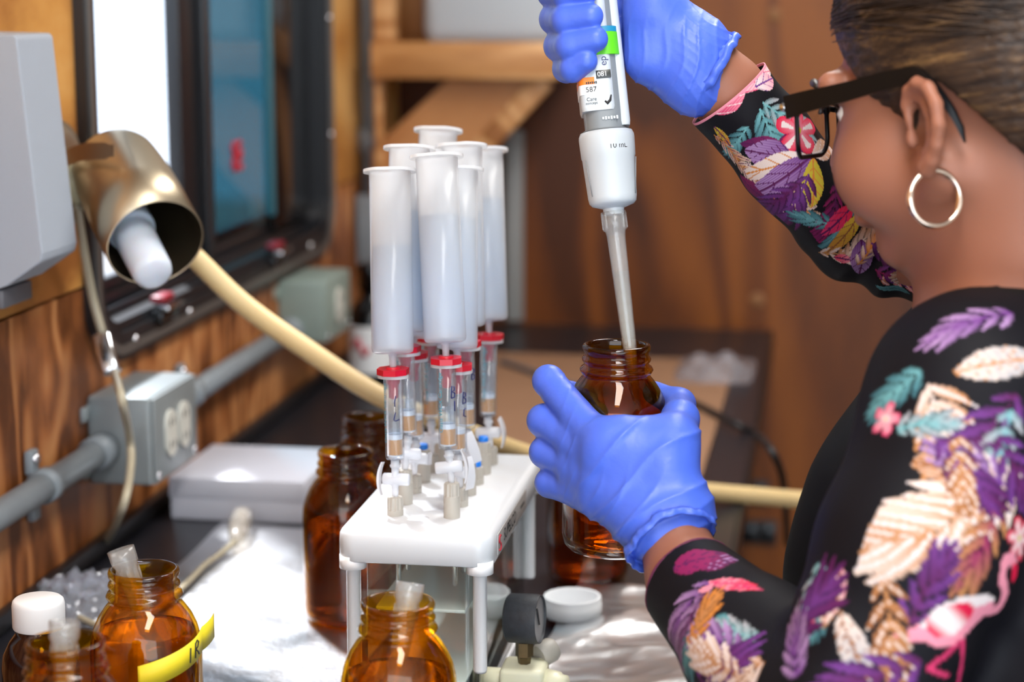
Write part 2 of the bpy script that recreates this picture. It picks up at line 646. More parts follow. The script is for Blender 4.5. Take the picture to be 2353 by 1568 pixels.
wb = boxo('wall_back', (0.5, BY + 0.03, 0.175), (2.6, 0.06, 2.15), ply_back)
tag(wb, 'brown plywood end wall behind the counter', kind='structure')
for px, py in ((1780, 35), (1740, 690)):
    c = PL(px, py, 1, BY)
    MB().lathe([(0, 0.002), (0.011, 0.002), (0.012, 0.0)], 20).build('wood_plug', m_plug, wb, mat4=frame(Vector(c) , (0, -1, 0), (1, 0, 0)))

# window -----------------------------------------------------------
mwin = Matrix(((0, 0, 1, WX), (1, 0, 0, 0), (0, 1, 0, 0), (0, 0, 0, 1)))    # local x = along the wall, y = up, z = into the room
win = empty('window_1', mat4=mwin)
tag(win, 'black framed sliding trailer window with an open screened half', kind='structure')
wcx, wcz = (1.742 + 2.665) / 2, (0.179 + 1.17) / 2
ow, oh = 2.665 - 1.742, 1.17 - 0.179
b = MB()
b.add(*ring_prism(round_rect(ow, oh, .075, 10, wcx, wcz), round_rect(ow - .055, oh - .055, .05, 10, wcx, wcz), 0.0, 0.011))
b.build('frame_flange', m_black, win, auto=40)
b = MB()
b.add(*ring_prism(round_rect(ow - .012, oh - .012, .07, 10, wcx, wcz), round_rect(ow - .03, oh - .03, .06, 10, wcx, wcz), 0.011, 0.0135))
b.build('frame_bead', m_track, win, auto=40)
b = MB()
b.add(*ring_prism(round_rect(ow - .056, oh - .056, .05, 10, wcx, wcz), round_rect(ow - .075, oh - .075, .04, 10, wcx, wcz), -0.05, 0.006))
b.build('frame_liner', m_black, win, auto=40)
for k, (zz, dz, m) in enumerate(((0.228, -0.006, m_track), (0.238, -0.018, m_black), (0.250, -0.03, m_black), (0.258, -0.042, m_track))):
    boxo('sill_rail', (2.2, zz - 0.022, dz), (0.85, 0.018, 0.006), m, win, 0.001)
boxo('sash_stile', (2.146, 0.685, -0.030), (0.082, 0.91, 0.018), m_black, win, 0.003)
boxo('sash_stile', (2.178, 0.685, -0.018), (0.022, 0.91, 0.014), m_black, win, 0.003)
boxo('sash_stile', (1.779, 0.685, -0.030), (0.008, 0.91, 0.018), m_black, win, 0.003)
boxo('sash_rail', (2.2, 0.246, -0.034), (0.85, 0.012, 0.016), m_black, win, 0.003)
boxo('blind_panel', (2.542, 0.685, -0.022), (0.172, 0.91, 0.012), m_blackgloss, win, 0.003)
boxo('pane_edge', (2.452, 0.685, -0.020), (0.012, 0.87, 0.010), principled('teal_seal', (60, 112, 126), 0.3), win, 0.002)
m_tint = clear('tinted_pane', (0.10, 0.21, 0.25), rough=0.02, ior=1.5, refl=0.8)
boxo('pane', (2.318, 0.688, -0.024), (0.27, 0.886, 0.004), m_tint, win)
m_screen = clear('insect_screen', (0.70, 0.72, 0.76), rough=0.4, ior=1.1, milk=0.12, milk_rgb=(.7, .74, .8), refl=0.3)
boxo('screen', (1.945, 0.690, -0.038), (0.33, 0.90, 0.0015), m_screen, win)
# red and chrome sash latches on the sill, screws round the flange
for px, py in ((348, 692), (612, 570)):
    c = PL(px, py, 0, WX)
    lt = MB().box((c[1], c[2] + .004, 0.012), (0.036, 0.008, 0.016), 0.003)
    lt = lt.build('latch', m_red, win, auto=40)
    boxo('latch_lever', (c[1] + .004, c[2] - .004, 0.020), (0.05, 0.006, 0.012), m_chrome, lt, 0.002)
    boxo('latch_base', (c[1] + .004, c[2] - .014, 0.012), (0.052, 0.014, 0.014), m_blackgloss, lt, 0.002)
scr = [(1.85, .193), (2.02, .193), (2.19, .193), (2.36, .193), (2.53, .200), (2.652, .34), (2.652, .50), (2.652, .66), (1.755, .4), (1.755, .6)]
sm = mk_mesh('screw', *lathe([(0, .0032), (.003, .003), (.0055, .0012), (.006, 0)], 14), mat=m_screw)
for y, z in scr:
    link('screw', sm, win, (y, z, 0.011))
# small red maker's mark on the tinted pane
mb = MB()
for dy in (0, .020):
    for dz in (0, .018):
        mb.tube([(2.30 + dy + .008 * cos(a), .33 + dz + .008 * sin(a), -0.0205) for a in np.linspace(0.6, 6.0, 14)], .0025, 6)
mb.build('pane_mark', m_inkred, win)

# outdoors seen through the window
gr = boxo('ground_outside', (-9.5, 4, -1.6), (17.0, 30, 0.1), principled('pale_gravel', (122, 117, 112), 0.9, var=0.15, vscale=3))
tag(gr, 'pale gravel yard outside the window', kind='structure')
vh = thing('parked_truck', 'white truck parked outside, blurred beyond the window screen', 'truck', (-7.2, 10.5, -1.55))
m_vw = principled('white_vehicle_paint', (235, 235, 238), 0.3)
vh.rotation_euler = (0, 0, radians(25))
boxo('cargo_body', (0, 0.6, 1.5), (2.0, 3.6, 2.0), m_vw, vh, 0.08, 3)
boxo('cab', (0, -2.0, 1.1), (1.9, 1.5, 1.4), m_vw, vh, 0.18, 4)
boxo('windscreen', (0.6, -2.1, 1.5), (0.72, 1.0, 0.45), m_blackgloss, vh, 0.03)
for wxx in (-.85, .85):
    for wyy in (-1.9, 1.4):
        MB().lathe([(0, -.12), (.36, -.12), (.40, -.08), (.40, .08), (.36, .12), (0, .12)], 28).build('wheel', m_cable, vh, mat4=frame((wxx, wyy, .40), (1, 0, 0), (0, 1, 0)))

# ================================================================== counter
ct = thing('counter', 'long black laminate counter running along the plywood wall', 'counter', ((WX + CTR_R) / 2, 1.2, 0))
cw = CTR_R - WX - .002
boxo('worktop', (0, 0, -0.016), (cw, 2 * (BY - .003 - 1.2), 0.032), m_counter, ct, 0.004)
boxo('edge_strip', (cw / 2 + 0.002, 0, -0.018), (0.005, 2 * (BY - .003 - 1.2), 0.036), m_edge, ct, 0.001)
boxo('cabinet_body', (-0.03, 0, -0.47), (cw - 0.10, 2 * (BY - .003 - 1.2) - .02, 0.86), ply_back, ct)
boxo('wall_strip', (-cw / 2 + 0.006, 0, 0.009), (0.012, 2 * (BY - .003 - 1.2) - .01, 0.018), m_edge, ct, 0.003)

# ================================================================== wall fittings
CZ, CXC = 0.108, WX + 0.017
rig = thing('conduit', 'grey metal conduit running along the wall under the window', 'conduit', (CXC, 1.2, CZ))
MB().tube([(0, -.2, 0), (0, 0.545, 0)], .0125, 20).build('pipe', m_conduit, rig)
MB().tube([(0, .665, 0), (0, 1.215, 0)], .0125, 20).build('pipe', m_conduit, rig)
for yy in (.508, .692, 1.19):
    MB().tube([(0, yy, 0), (0, yy + .028, 0)], .0165, 20).build('coupling', m_conduit, rig)
for yy in (.385, .79):
    sp = MB().tube([(0, yy, 0), (0, yy + .016, 0)], .0155, 20)
    sp.box((-.012, yy + .008, .021), (.008, .016, .022), .002)
    sp.box((-.012, yy + .008, -.021), (.008, .016, .022), .002)
    st = sp.build('strap', m_conduit, rig)
    MB().lathe([(0, .004), (.004, .003), (.005, 0)], 12).build('screw', m_screw, st, mat4=frame((-.008, yy + .008, .024), (1, 0, 0), (0, 1, 0)))


def outlet_box(label, y0, y1, z0, z1, xo, mat, nout=2):
    t = thing('outlet_box', label, 'outlet box', (WX, (y0 + y1) / 2, (z0 + z1) / 2))
    w, h = y1 - y0, z1 - z0
    boxo('box_body', (xo / 2, 0, 0), (xo, w, h), mat, t, .004, 3)
    fp = boxo('face_plate', (xo + .0012, 0, 0), (.0026, w * .96, h * .97), mat, t, .001)
    for k in range(nout):
        yy = (k - (nout - 1) / 2) * .040
        ol = round_rect(.030, .046, .0148, 6)
        mo = Matrix(((0, 0, 1, xo + .0025), (1, 0, 0, yy), (0, 1, 0, 0), (0, 0, 0, 1)))
        r = MB().prism(ol, 0, .003, mo).build('receptacle', m_outlet, t, auto=40)
        for s in (-1, 1):
            for q in (-1, 1):
                boxo('slot', (xo + .0056, yy + q * .0055, s * .011), (.0006, .0022, .007), m_dark, r)
    for s in (-1, 1):
        boxo('mounting_ear', (.002, -w / 2 - .008, s * h * .32), (.004, .018, .014), mat, t, .001)
    for q in (-1, 1):
        MB().lathe([(0, .002), (.003, .0018), (.0036, 0)], 12).build('screw', m_screw, t, mat4=frame((xo + .0025, q * w * .42, -h * .40), (1, 0, 0), (0, 1, 0)))
    return t


outlet_box('grey metal outlet box with two ivory receptacles nearest the camera', 1.738, 1.868, .072, .158, .064, m_boxgrey)
outlet_box('grey-green outlet box near the corner, behind the tan hose', 2.40, 2.53, .092, .172, .062, m_boxgreen, 1)
vc = thing('vertical_conduit', 'grey conduit rising up the wall in the corner', 'conduit', (WX + .018, 2.858, 0))
MB().tube([(0, 0, .22), (0, 0, 1.24)], .0145, 20).build('pipe', m_conduit, vc)
MB().tube([(0, 0, .30), (0, 0, .335)], .020, 20).build('coupling', m_conduit, vc)
boxo('elbow_box', (0.012, 0, .185), (.056, .085, .11), m_conduit, vc, .006, 3)
MB().tube([(0, 0, .135), (0, 0, .018)], .0145, 20).build('pipe', m_conduit, vc)

# grey housing at the left edge
hs = thing('wall_housing', 'light grey textured wall unit cut by the left edge', 'wall unit', (WX, 1.50, .30))
pts = [(-.689, .5048), (-.644, .5038), (-.6415, .5010), (-.6275, .328), (-.6290, .321), (-.660, .300), (-.689, .290)]
b = MB()
o2 = [(x - WX, z - .30) for x, z in pts]
mm = Matrix(((1, 0, 0, 0), (0, 0, -1, 0), (0, 1, 0, 0), (0, 0, 0, 1)))
b.prism(o2[::1], -.075, 0, mm)
hb = b.build('casing', m_housing, hs, smooth=False)
mod = hb.modifiers.new('bevel', 'BEVEL')
mod.width, mod.segments, mod.limit_method = .003, 3, 'ANGLE'
boxo('lower_trim', (.012, .035, -.012), (.026, .06, .016), m_housing_dark, hs, .002)
boxo('side_seam', (.010, -.0012, .08), (.002, .0012, .22), m_housing_dark, hs)

# wall lamp ---------------------------------------------------------
lp = thing('wall_lamp', 'champagne metal swivel wall lamp with a frosted bulb beside the window', 'wall lamp', (WX, 1.68, .372))
L0 = np.array([WX, 1.68, .372])
base_m = frame((0, 0, 0), (1, 0, 0), (0, 0, 1))
MB().lathe([(0, 0), (.054, 0), (.054, .004), (.050, .010), (.038, .016), (.020, .019), (0, .020)], 40).build('wall_plate', m_brass, lp, mat4=base_m)
MB().lathe([(.022, .016), (.027, .018), (.029, .026), (.027, .034), (.021, .035), (.019, .026), (.020, .018)], 36, closed=True).build('ivory_collar', m_ivory, lp, mat4=base_m)
MB().lathe([(0, .019), (.012, .02), (.012, .045), (.009, .048), (0, .048)], 20).build('swivel', m_brass, lp, mat4=base_m)
ax = _R * .577 * .72 - _UP * .816 * .72 - _FW * .69
ax /= np.linalg.norm(ax)
op = P(357, 558, 1.665)
LS = .126
bk = op - ax * LS
sh_m = frame(Vector(bk - L0), Vector(ax), Vector(_R))
ro = .0425
dome = [(0, -.020)] + [(ro * .93 * sin(a), -.020 + .030 * (1 - cos(a))) for a in np.linspace(.25, pi / 2, 8)] + [(ro * .97, .03), (ro, .07), (ro, LS)]
shl = MB().lathe(dome + [(ro - .0012, LS)], 56).build('lamp_shade', m_brass, lp, mat4=sh_m)
MB().lathe([(ro - .0012, LS), (ro - .0015, .03), (ro * .85, .012), (0, .006)], 48).build('shade_lining', m_shade_in, lp, mat4=sh_m)
bl = MB()
bl.lathe([(0, .02), (.021, .02), (.021, .092), (.0205, .095), (.018, .0955), (.0178, .100), (.0172, .152), (.0160, .158), (.0125, .1605), (0, .1615)], 36, Matrix.Translation((-.012, -.006, 0)))
bl.build('bulb', m_bulb, lp, mat4=sh_m)
# strap arm
s0 = L0 + np.array([.040, -.004, .004])
s1 = P(180, 352, 1.70)
s2_ = P(262, 346, 1.675)
path = spline([s0, P(128, 385, 1.735), s1, s2_], 8)
v, f = [], []
for i, q in enumerate(path):
    hgt = .0062 + .0012 * min(1, i / 6)
    if i > len(path) - 3:
        hgt *= .7
    for dz, dn in ((-hgt, 0), (hgt, 0), (hgt, 1), (-hgt, 1)):
        v.append(q + _UP * dz - L0 + _FW * .002 * dn)
m_ = len(path)
for i in range(m_ - 1):
    for k in range(4):
        f.append((4 * i + k, 4 * i + (k + 1) % 4, 4 * i + 4 + (k + 1) % 4, 4 * i + 4 + k))
f += [(3, 2, 1, 0), tuple(4 * (m_ - 1) + k for k in range(4))]
MB().add(v, f).build('strap_arm', m_brass, lp, auto=40)

# lamp cord
cd = thing('lamp_cord', 'ivory lamp cord with a silver inline switch hanging from the wall lamp', 'cord', (WX, 1.68, .31))
C0 = np.array([WX, 1.68, .31])
cp = [PL(178, 470, 0, WX + .03), PL(190, 560, 0, WX + .022), PL(212, 680, 0, WX + .02), PL(236, 770, 0, WX + .03)]
cp2 = [PL(262, 850, 0, WX + .045), PL(280, 920, 0, WX + .085), PL(298, 1010, 1, 1.70), PL(300, 1075, 1, 1.68), PL(282, 1165, 1, 1.62), PL(235, 1255, 2, .004), PL(150, 1320, 2, .004), PL(60, 1380, 2, .004), PL(-40, 1470, 2, .004)]
MB().tube([q - C0 for q in spline(cp, 8)], .0040, 10).build('cord_run', m_cord, cd)
MB().tube([q - C0 for q in spline(cp2, 8)], .0040, 10).build('cord_run', m_cord, cd)
a_, b_ = PL(232, 768, 0, WX + .03) - C0, PL(258, 858, 0, WX + .045) - C0
sw = MB().box((0, 0, 0), (.017, .013, float(np.linalg.norm(b_ - a_))), .003, 2).build('inline_switch', m_chrome, cd, mat4=frame(Vector((a_ + b_) / 2), Vector(b_ - a_), Vector(_R)))
boxo('rocker', (0, -.007, -.002), (.006, .003, .014), m_housing_dark, sw, .001)

# ================================================================== far end: shelf, brace, jug, strip
SY = 2.80
shf = thing('corner_shelf', 'pine shelf with a plywood brace in the back corner', 'shelf', (WX, BY, .40))


def SB(name, x0, x1, y0, y1, z0, z1, mat, par=shf, org=(WX, BY, .40), bev=.002):
    return boxo(name, ((x0 + x1) / 2 - org[0], (y0 + y1) / 2 - org[1], (z0 + z1) / 2 - org[2]), (x1 - x0, y1 - y0, z1 - z0), mat, par, bev)


_q = PL(1285, 130, 1, SY)
SXR = float(_q[0])
_t, _b2 = float(PL(1000, 112, 1, SY)[2]), float(PL(1000, 180, 1, SY)[2])
SB('shelf_board', WX + .037, SXR, SY, BY - .001, _t - .012, _t, ply_shelf)
SB('front_rail', WX + .037, SXR, SY - .018, SY, _b2, _t + .010, ply_shelf)
xu0, xu1 = float(PL(870, 50, 1, 2.95)[0]), float(PL(985, 50, 1, 2.95)[0])
SB('upright', WX + .037, xu1, 2.95, 2.985, _t, CEIL - .01, ply_brace)
SB('upright', WX + .037, float(PL(905, 50, 1, SY)[0]), SY, SY + .035, _t, CEIL - .01, ply_shelf)
SB('post', WX + .037, float(PL(876, 250, 1, SY)[0]), SY, SY + .04, float(PL(876, 420, 1, SY)[2]), _b2, ply_shelf)
# diagonal brace: a sheet whose front face leans from the shelf edge down to the wall corner
br = MB()
ya, yb = SY + .02, SY + .034
po = [PL(1250, 182, 1, ya), PL(1030, 182, 1, ya), PL(855, 345, 1, ya), PL(850, 620, 1, ya), PL(900, 560, 1, ya), PL(1105, 345, 1, ya)]
br.prism([(p[0] - WX, p[2] - .40) for p in po], -.02, 0, Matrix(((1, 0, 0, 0), (0, 0, -1, ya - BY), (0, 1, 0, 0), (0, 0, 0, 1))))
br.build('brace_panel', ply_brace, shf, smooth=False)
e0, e1 = PL(1252, 184, 1, ya - .004), PL(1080, 372, 1, ya - .004)
dv = e1 - e0
MB().box((0, 0, float(np.linalg.norm(dv)) / 2), (.018, .03, float(np.linalg.norm(dv))), .002).build('brace_edge', ply_shelf, shf, mat4=frame(Vector(e0 - np.array([WX, BY, .40])), Vector(dv), Vector((0, 1, 0))))
# white jug on the shelf
jx0, jx1 = float(PL(992, 60, 1, 2.9)[0]), float(PL(1330, 60, 1, 2.9)[0])
jz = _t
jg = thing('plastic_jug', 'large milky plastic container standing on the corner shelf', 'container', ((jx0 + jx1) / 2, 2.93, jz))
jw = jx1 - jx0
b = MB()
b.box((0, 0, .12), (jw, .22, .235), .025, 4)
b.build('body', m_jug, jg, auto=60)
MB().lathe([(.03, .235), (.03, .275), (.026, .278), (0, .278)], 28).build('screw_cap', m_white, jg, loc=(-.04, 0, 0))
MB().tube([(0.02, 0, .235), (.03, 0, .27), (.08, 0, .275), (.095, 0, .235)], .009, 10).build('handle', m_jug, jg)
# grey cable channel on the back wall
cs = thing('cable_channel', 'narrow grey cable channel running up the back wall', 'cable channel', (float(PL(1182, 500, 1, BY)[0]), BY - .008, .16))
boxo('cover_strip', (0, 0, 0), (.024, .012, .31), m_strip, cs, .002)
boxo('end_cap', (0, -.001, .15), (.027, .015, .012), m_strip, cs, .002)
boxo('base_strip', (0, .0065, 0), (.030, .003, .31), m_strip, cs)
# black duplex outlet plate below counter level on the back wall
for px, py, lab in ((1722, 1130, 'small black outlet plate on the back wall above its twin'), (1742, 1222, 'small black outlet plate on the back wall, the lower one')):
    c = PL(px, py, 1, BY)
    t = thing('black_outlet', lab, 'outlet', (c[0], BY - .001, c[2]))
    boxo('plate', (0, -.003, 0), (.062, .006, .040), m_cable, t, .002)
    for q in (-1, 1):
        boxo('socket', (q * .014, -.007, 0), (.018, .003, .026), m_blackgloss, t, .001)
# added black box filling the dark shadow region by the back wall
cc = thing('dark_region_box', 'black box added for the dark shadow region low by the back wall', 'case', (0.12, 2.95, FLOOR))
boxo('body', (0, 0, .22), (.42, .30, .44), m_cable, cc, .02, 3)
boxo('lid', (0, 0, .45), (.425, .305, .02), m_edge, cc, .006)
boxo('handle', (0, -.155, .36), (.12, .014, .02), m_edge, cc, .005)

# cardboard sheet, crumpled film and cables on the far counter
k0, k1, k2, k3 = PL(1120, 818, 2, 0), PL(1690, 838, 2, 0), PL(1612, 1105, 2, 0), PL(1150, 1120, 2, 0)
cb = MB().prism([(p[0], p[1]) for p in (k3, k2, k1, k0)], .0005, .006)
cbo = cb.build('cardboard_sheet', m_card, None, smooth=False)
tag(cbo, 'flat brown cardboard sheet lying on the far counter', 'cardboard')
c = PL(1645, 852, 2, 0.006)
v, f = [], []
n = 26
for i in range(n):
    for j in range(n):
        x, y = (i / (n - 1) - .5), (j / (n - 1) - .5)
        r2 = x * x + y * y
        z = .028 * max(0, 1 - r2 * 4) * (0.55 + .45 * sin(9 * x + 5 * y) * cos(11 * y - 4 * x)) + .0008
        v.append((x * .12 * (1 - .3 * r2), y * .20 * (1 - .2 * r2), z))
for i in range(n - 1):
    for j in range(n - 1):
        f.append((i * n + j, (i + 1) * n + j, (i + 1) * n + j + 1, i * n + j + 1))
fo = MB().add(v, f).build('plastic_film', m_bag, None, smooth=False, loc=c)
sol = fo.modifiers.new('solid', 'SOLIDIFY')
sol.thickness = .0006
tag(fo, 'crumpled clear plastic film on the cardboard sheet', 'plastic film')
pth = [PL(1480, 890, 2, .0105), PL(1590, 925, 2, .0105), PL(1690, 975, 2, .0105), PL(1738, 1000, 0, CTR_R + .004), PL(1775, 1040, 0, CTR_R + .03), PL(1800, 1110, 0, CTR_R + .04), PL(1810, 1250, 0, CTR_R + .045)]
co = MB().tube(spline(pth, 8), .0045, 10).build('black_cable', m_cable)
tag(co, 'black cable crossing the cardboard and hanging over the counter edge', 'cable')
pth = [PL(1150, 830, 2, .0105), PL(1210, 850, 2, .0105), PL(1290, 880, 2, .0105), PL(1420, 905, 2, .0105)]
co = MB().tube(spline(pth, 8), .004, 10).build('grey_cable', m_housing_dark)
tag(co, 'grey cable lying across the cardboard behind the white tube rack', 'cable')
# dark labelled reagent bottle in the corner, mostly hidden
c = PL(858, 880, 2, 0)
rb = thing('reagent_bottle', 'dark reagent bottle with a white label in the back corner', 'bottle', (c[0], c[1], 0))
MB().lathe([(0, 0), (.030, 0), (.033, .004), (.033, .095), (.026, .112), (.014, .122), (.014, .132), (0, .132)], 36).build('body', m_blackgloss, rb)
MB().lathe([(0, .168), (.017, .168), (.0185, .164), (.0185, .132), (0, .132)], 30).build('screw_cap', m_blackgloss, rb)
lb = MB().lathe([(.0334, .018), (.0334, .084)], 36).build('label_band', m_white, rb)
MB().tube([(.0342 * cos(a), .0342 * sin(a), .055 + .010 * sin(k)) for k, a in zip(np.linspace(0, 6.3, 18), np.linspace(-2.2, -1.5, 18))], .003, 6).build('red_mark', m_inkred, lb)

# ================================================================== on the counter
# pale box
px0, px1, py0, py1, pz = -.661, -.516, 1.88, 2.03, .045
t = thing('pale_box', 'pale silver lidded box on the counter behind the foil', 'box', ((px0 + px1) / 2, (py0 + py1) / 2, 0))
boxo('tray', (0, 0, .016), (px1 - px0 - .003, py1 - py0 - .003, .032), m_whitebox, t, .002)
boxo('lid', (0, 0, .034), (px1 - px0, py1 - py0, .022), m_whitebox, t, .002)


# aluminium foil: one crumpled sheet
def foil_mat():
    m, nt, out = new_mat('aluminium_foil')
    tc = N(nt, 'ShaderNodeTexCoord')
    vo = N(nt, 'ShaderNodeTexNoise', Scale=38.0, Detail=5.0, Roughness=0.55)
    nt.links.new(tc.outputs['Object'], vo.inputs['Vector'])
    b = N(nt, 'ShaderNodeBsdfPrincipled', Roughness=0.30, Metallic=1.0)
    b.inputs['Base Color'].default_value = (.88, .89, .91, 1)
    bp = N(nt, 'ShaderNodeBump', Strength=0.35, Distance=0.004)
    nt.links.new(vo.outputs['Fac'], bp.inputs['Height'])
    nt.links.new(bp.outputs[0], b.inputs['Normal'])
    nt.links.new(b.outputs[0], out.inputs[0])
    return m


m_foil = foil_mat()


def foil_sheet(name, label, cx, cy, w, d, ang, amp, seed, nx=70, ny=70):
    rg = np.random.default_rng(seed)
    waves = [(rg.normal(0, 1, 2) * rg.uniform(12, 70), rg.uniform(0, 6.28), rg.uniform(.3, 1)) for _ in range(14)]
    v, f = [], []
    for i in range(nx):
        for j in range(ny):
            x, y = (i / (nx - 1) - .5) * w, (j / (ny - 1) - .5) * d
            h = sum(a * (1 - abs(sin(k[0] * x + k[1] * y + p))) / np.hypot(*k) * 30 for k, p, a in waves)
            edge = 1 + .015 * sin(31 * x + 3) * cos(23 * y)
            v.append((x * edge, y * edge, .0006 + amp * max(0, h - 1.6) * .25))
    for i in range(nx - 1):
        for j in range(ny - 1):
            f.append((i * ny + j, (i + 1) * ny + j, (i + 1) * ny + j + 1, i * ny + j + 1))
    o = MB().add(v, f).build(name, m_foil, None, loc=(cx, cy, 0))
    o.rotation_euler = (0, 0, ang)
    return tag(o, label, 'foil')


foil_sheet('aluminium_foil', 'crumpled aluminium foil sheet under the amber bottles, left of the white manifold', -.465, 1.47, .27, .80, .0, .004, 3)
foil_sheet('aluminium_foil', 'crumpled aluminium foil sheet between the manifold and the counter edge', -.150, 1.40, .15, .62, -.04, .011, 9, 70, 160)

# clear plug lying on the foil, with its lead
c = PL(548, 1215, 2, .012)
pgd = PL(560, 1178, 2, .014) - PL(540, 1245, 2, .008)
pg = thing('power_plug', 'clear two-pin power plug lying on the foil in front of the pale box', 'plug', PL(540, 1245, 2, .011))
L_ = float(np.linalg.norm(pgd))
pm = frame((0, 0, 0), Vector(pgd), (1, 0, 0))
MB().lathe([(0, 0), (.005, 0), (.0075, .012), (.011, .03), (.0115, L_ * .75), (.010, L_ * .85), (0, L_ * .85)], 20).build('plug_body', m_plugclear, pg, mat4=pm)
for s in (-1, 1):
    MB().box((s * .0065, 0, L_ * .85 + .009), (.006, .0018, .018), .0006).build('pin', m_chrome, pg, mat4=pm)
pc = spline([PL(540, 1245, 2, .010), PL(505, 1275, 2, .006), PL(470, 1300, 2, .006), PL(430, 1340, 2, .006), PL(360, 1400, 2, .006), PL(250, 1440, 2, .006), PL(180, 1420, 2, .006)], 8)
MB().tube([q - PL(540, 1245, 2, .011) for q in pc], .0030, 8).build('lead', m_cord, pg)
# crinkled clear bag at the left, behind the bottles
c = PL(190, 1392, 2, 0)
v, f = [], []
n = 34
rg = np.random.default_rng(5)
for i in range(n):
    for j in range(n):
        x, y = (i / (n - 1) - .5), (j / (n - 1) - .5)
        r2 = 4 * (x * x + y * y)
        z = max(0, 1 - r2) ** .6 * (.022 + .008 * sin(23 * x + 9 * y) * cos(19 * y - 8 * x) + .0025 * rg.normal())
        v.append((x * .11, y * .12, max(.0008, z)))
for i in range(n - 1):
    for j in range(n - 1):
        f.append((i * n + j, (i + 1) * n + j, (i + 1) * n + j + 1, i * n + j + 1))
fo = MB().add(v, f).build('plastic_bag', m_bag, None, smooth=False, loc=c)
sol = fo.modifiers.new('solid', 'SOLIDIFY')
sol.thickness = .0006
tag(fo, 'crinkled clear plastic bag on the counter behind the small capped bottle', 'plastic bag')

# tan hose: from beside the lamp down behind the manifold and away to the right
hp = [P(447, 592, 1.80), P(560, 700, 1.80), P(700, 800, 1.79), P(880, 915, 1.78), P(1050, 985, 1.80), P(1200, 1042, 1.86), P(1400, 1100, 1.97), P(1600, 1128, 2.06), P(1760, 1142, 2.10), P(1900, 1155, 2.13), P(2060, 1175, 2.15)]
hpt = spline(hp, 10)
t = thing('rubber_hose', 'long tan rubber hose sweeping from beside the lamp behind the manifold', 'hose', hp[0])
MB().tube([q - hp[0] for q in hpt], .0095, 20, caps=False).build('hose_wall', m_hose, t)
hd = hpt[0] - hpt[1]
MB().lathe([(.0095, 0), (.0095, .0004), (.0050, .0004), (.0048, -.02)], 24).build('cut_end', m_hosecut, t, mat4=frame((0, 0, 0), Vector(hd)))

# ---------------------------------------------------------------- bottles
B_OUT = [(0, .0025), (.024, .002), (.029, 0), (.033, .0012), (.0365, .005), (.038, .012), (.038, .092), (.0374, .100), (.0352, .109), (.0315, .117), (.0270, .1235), (.0245, .1265), (.0236, .1285),
         (.0252, .1295), (.0262, .1315), (.0252, .1335), (.0232, .1345), (.0230, .1365), (.0243, .1380), (.0246, .1392), (.0240, .1405), (.0230, .1415), (.0230, .1440), (.0240, .1455), (.0243, .1475), (.0238, .1492), (.0222, .1500), (.0208, .1494)]
B_IN = [(.0202, .1480), (.0200, .1290), (.0218, .1255), (.0255, .1210), (.0300, .1145), (.0334, .1070), (.0352, .0985), (.0356, .0910), (.0356, .0125), (.034, .0075), (.030, .0050), (0, .0045)]
bottle_glass = mk_mesh('bottle_glass', *lathe(B_OUT + B_IN, 64), mat=m_amber)


bottle_glass_shaded = bottle_glass.copy()  # copy for the held and back bottles, shade carried by the tint
bottle_glass_shaded.materials[0] = m_amber_shaded


def liquid_mesh(level):
    pr = [(0, .0048)] + [(r - .0003, z + .0002) for r, z in reversed(B_IN[:-1]) if z < level - .001]
    # radius at the level
    zs = [z for r, z in reversed(B_IN)]
    rs = [r for r, z in reversed(B_IN)]
    rl = float(np.interp(level, zs, rs)) - .0003
    pr += [(rl, level), (rl * .8, level - .0004), (0, level - .0006)]
    return mk_mesh('liquid', *lathe(pr, 56), mat=m_liq_amber)


def bottle(label, x, y, z=0.0012, level=.10, group='amber sample bottles', rot=0.0, dark=False):  # dark picks the glass with shade put into its tint
    t = thing('amber_bottle', label, 'bottle', (x, y, z), group)
    t.rotation_euler = (0, 0, rot)
    link('glass', bottle_glass_shaded if dark else bottle_glass, t)
    if level:
        link('liquid', liquid_mesh(level), t)
    return t


ir = bottle('open amber bottle with yellow tape marked IR', -.4518, 1.2302, level=.106)
bl_ = bottle('open amber bottle at the bottom left corner with a frosted tip inside', -.4479, 1.0798, level=.075)
fb = bottle('open amber bottle standing in front of the white manifold', -.2653, 1.1872, level=.100)
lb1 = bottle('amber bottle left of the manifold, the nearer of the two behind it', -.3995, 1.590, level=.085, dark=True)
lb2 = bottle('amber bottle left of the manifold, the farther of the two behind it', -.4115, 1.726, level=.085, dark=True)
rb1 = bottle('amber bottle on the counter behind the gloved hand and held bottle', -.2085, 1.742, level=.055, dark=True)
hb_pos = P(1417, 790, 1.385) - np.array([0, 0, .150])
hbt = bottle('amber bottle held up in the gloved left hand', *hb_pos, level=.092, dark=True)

# yellow tape with IR
ta0, ta1 = radians(-79), radians(30)
v, f = [], []
nt_ = 40
for i in range(nt_):
    a = ta0 + (ta1 - ta0) * i / (nt_ - 1)
    zc = .0945 + .0095 * (i / (nt_ - 1) - .5) * 2
    r = .0384
    if i > nt_ - 9:
        r += .0011 * (i - nt_ + 9)
    for dz in (-.0085, .0085):
        v += [(r * cos(a), r * sin(a), zc + dz), ((r + .0003) * cos(a), (r + .0003) * sin(a), zc + dz)]
for i in range(nt_ - 1):
    q, w = 4 * i, 4 * i + 4
    f += [(q, q + 2, w + 2, w), (q + 1, w + 1, w + 3, q + 3), (q + 2, q + 3, w + 3, w + 2), (q, w, w + 1, q + 1)]
f += [(0, 1, 3, 2), (4 * nt_ - 4, 4 * nt_ - 2, 4 * nt_ - 1, 4 * nt_ - 3)]
tp = MB().add(v, f).build('tape', m_tape, ir)
ink = MB()


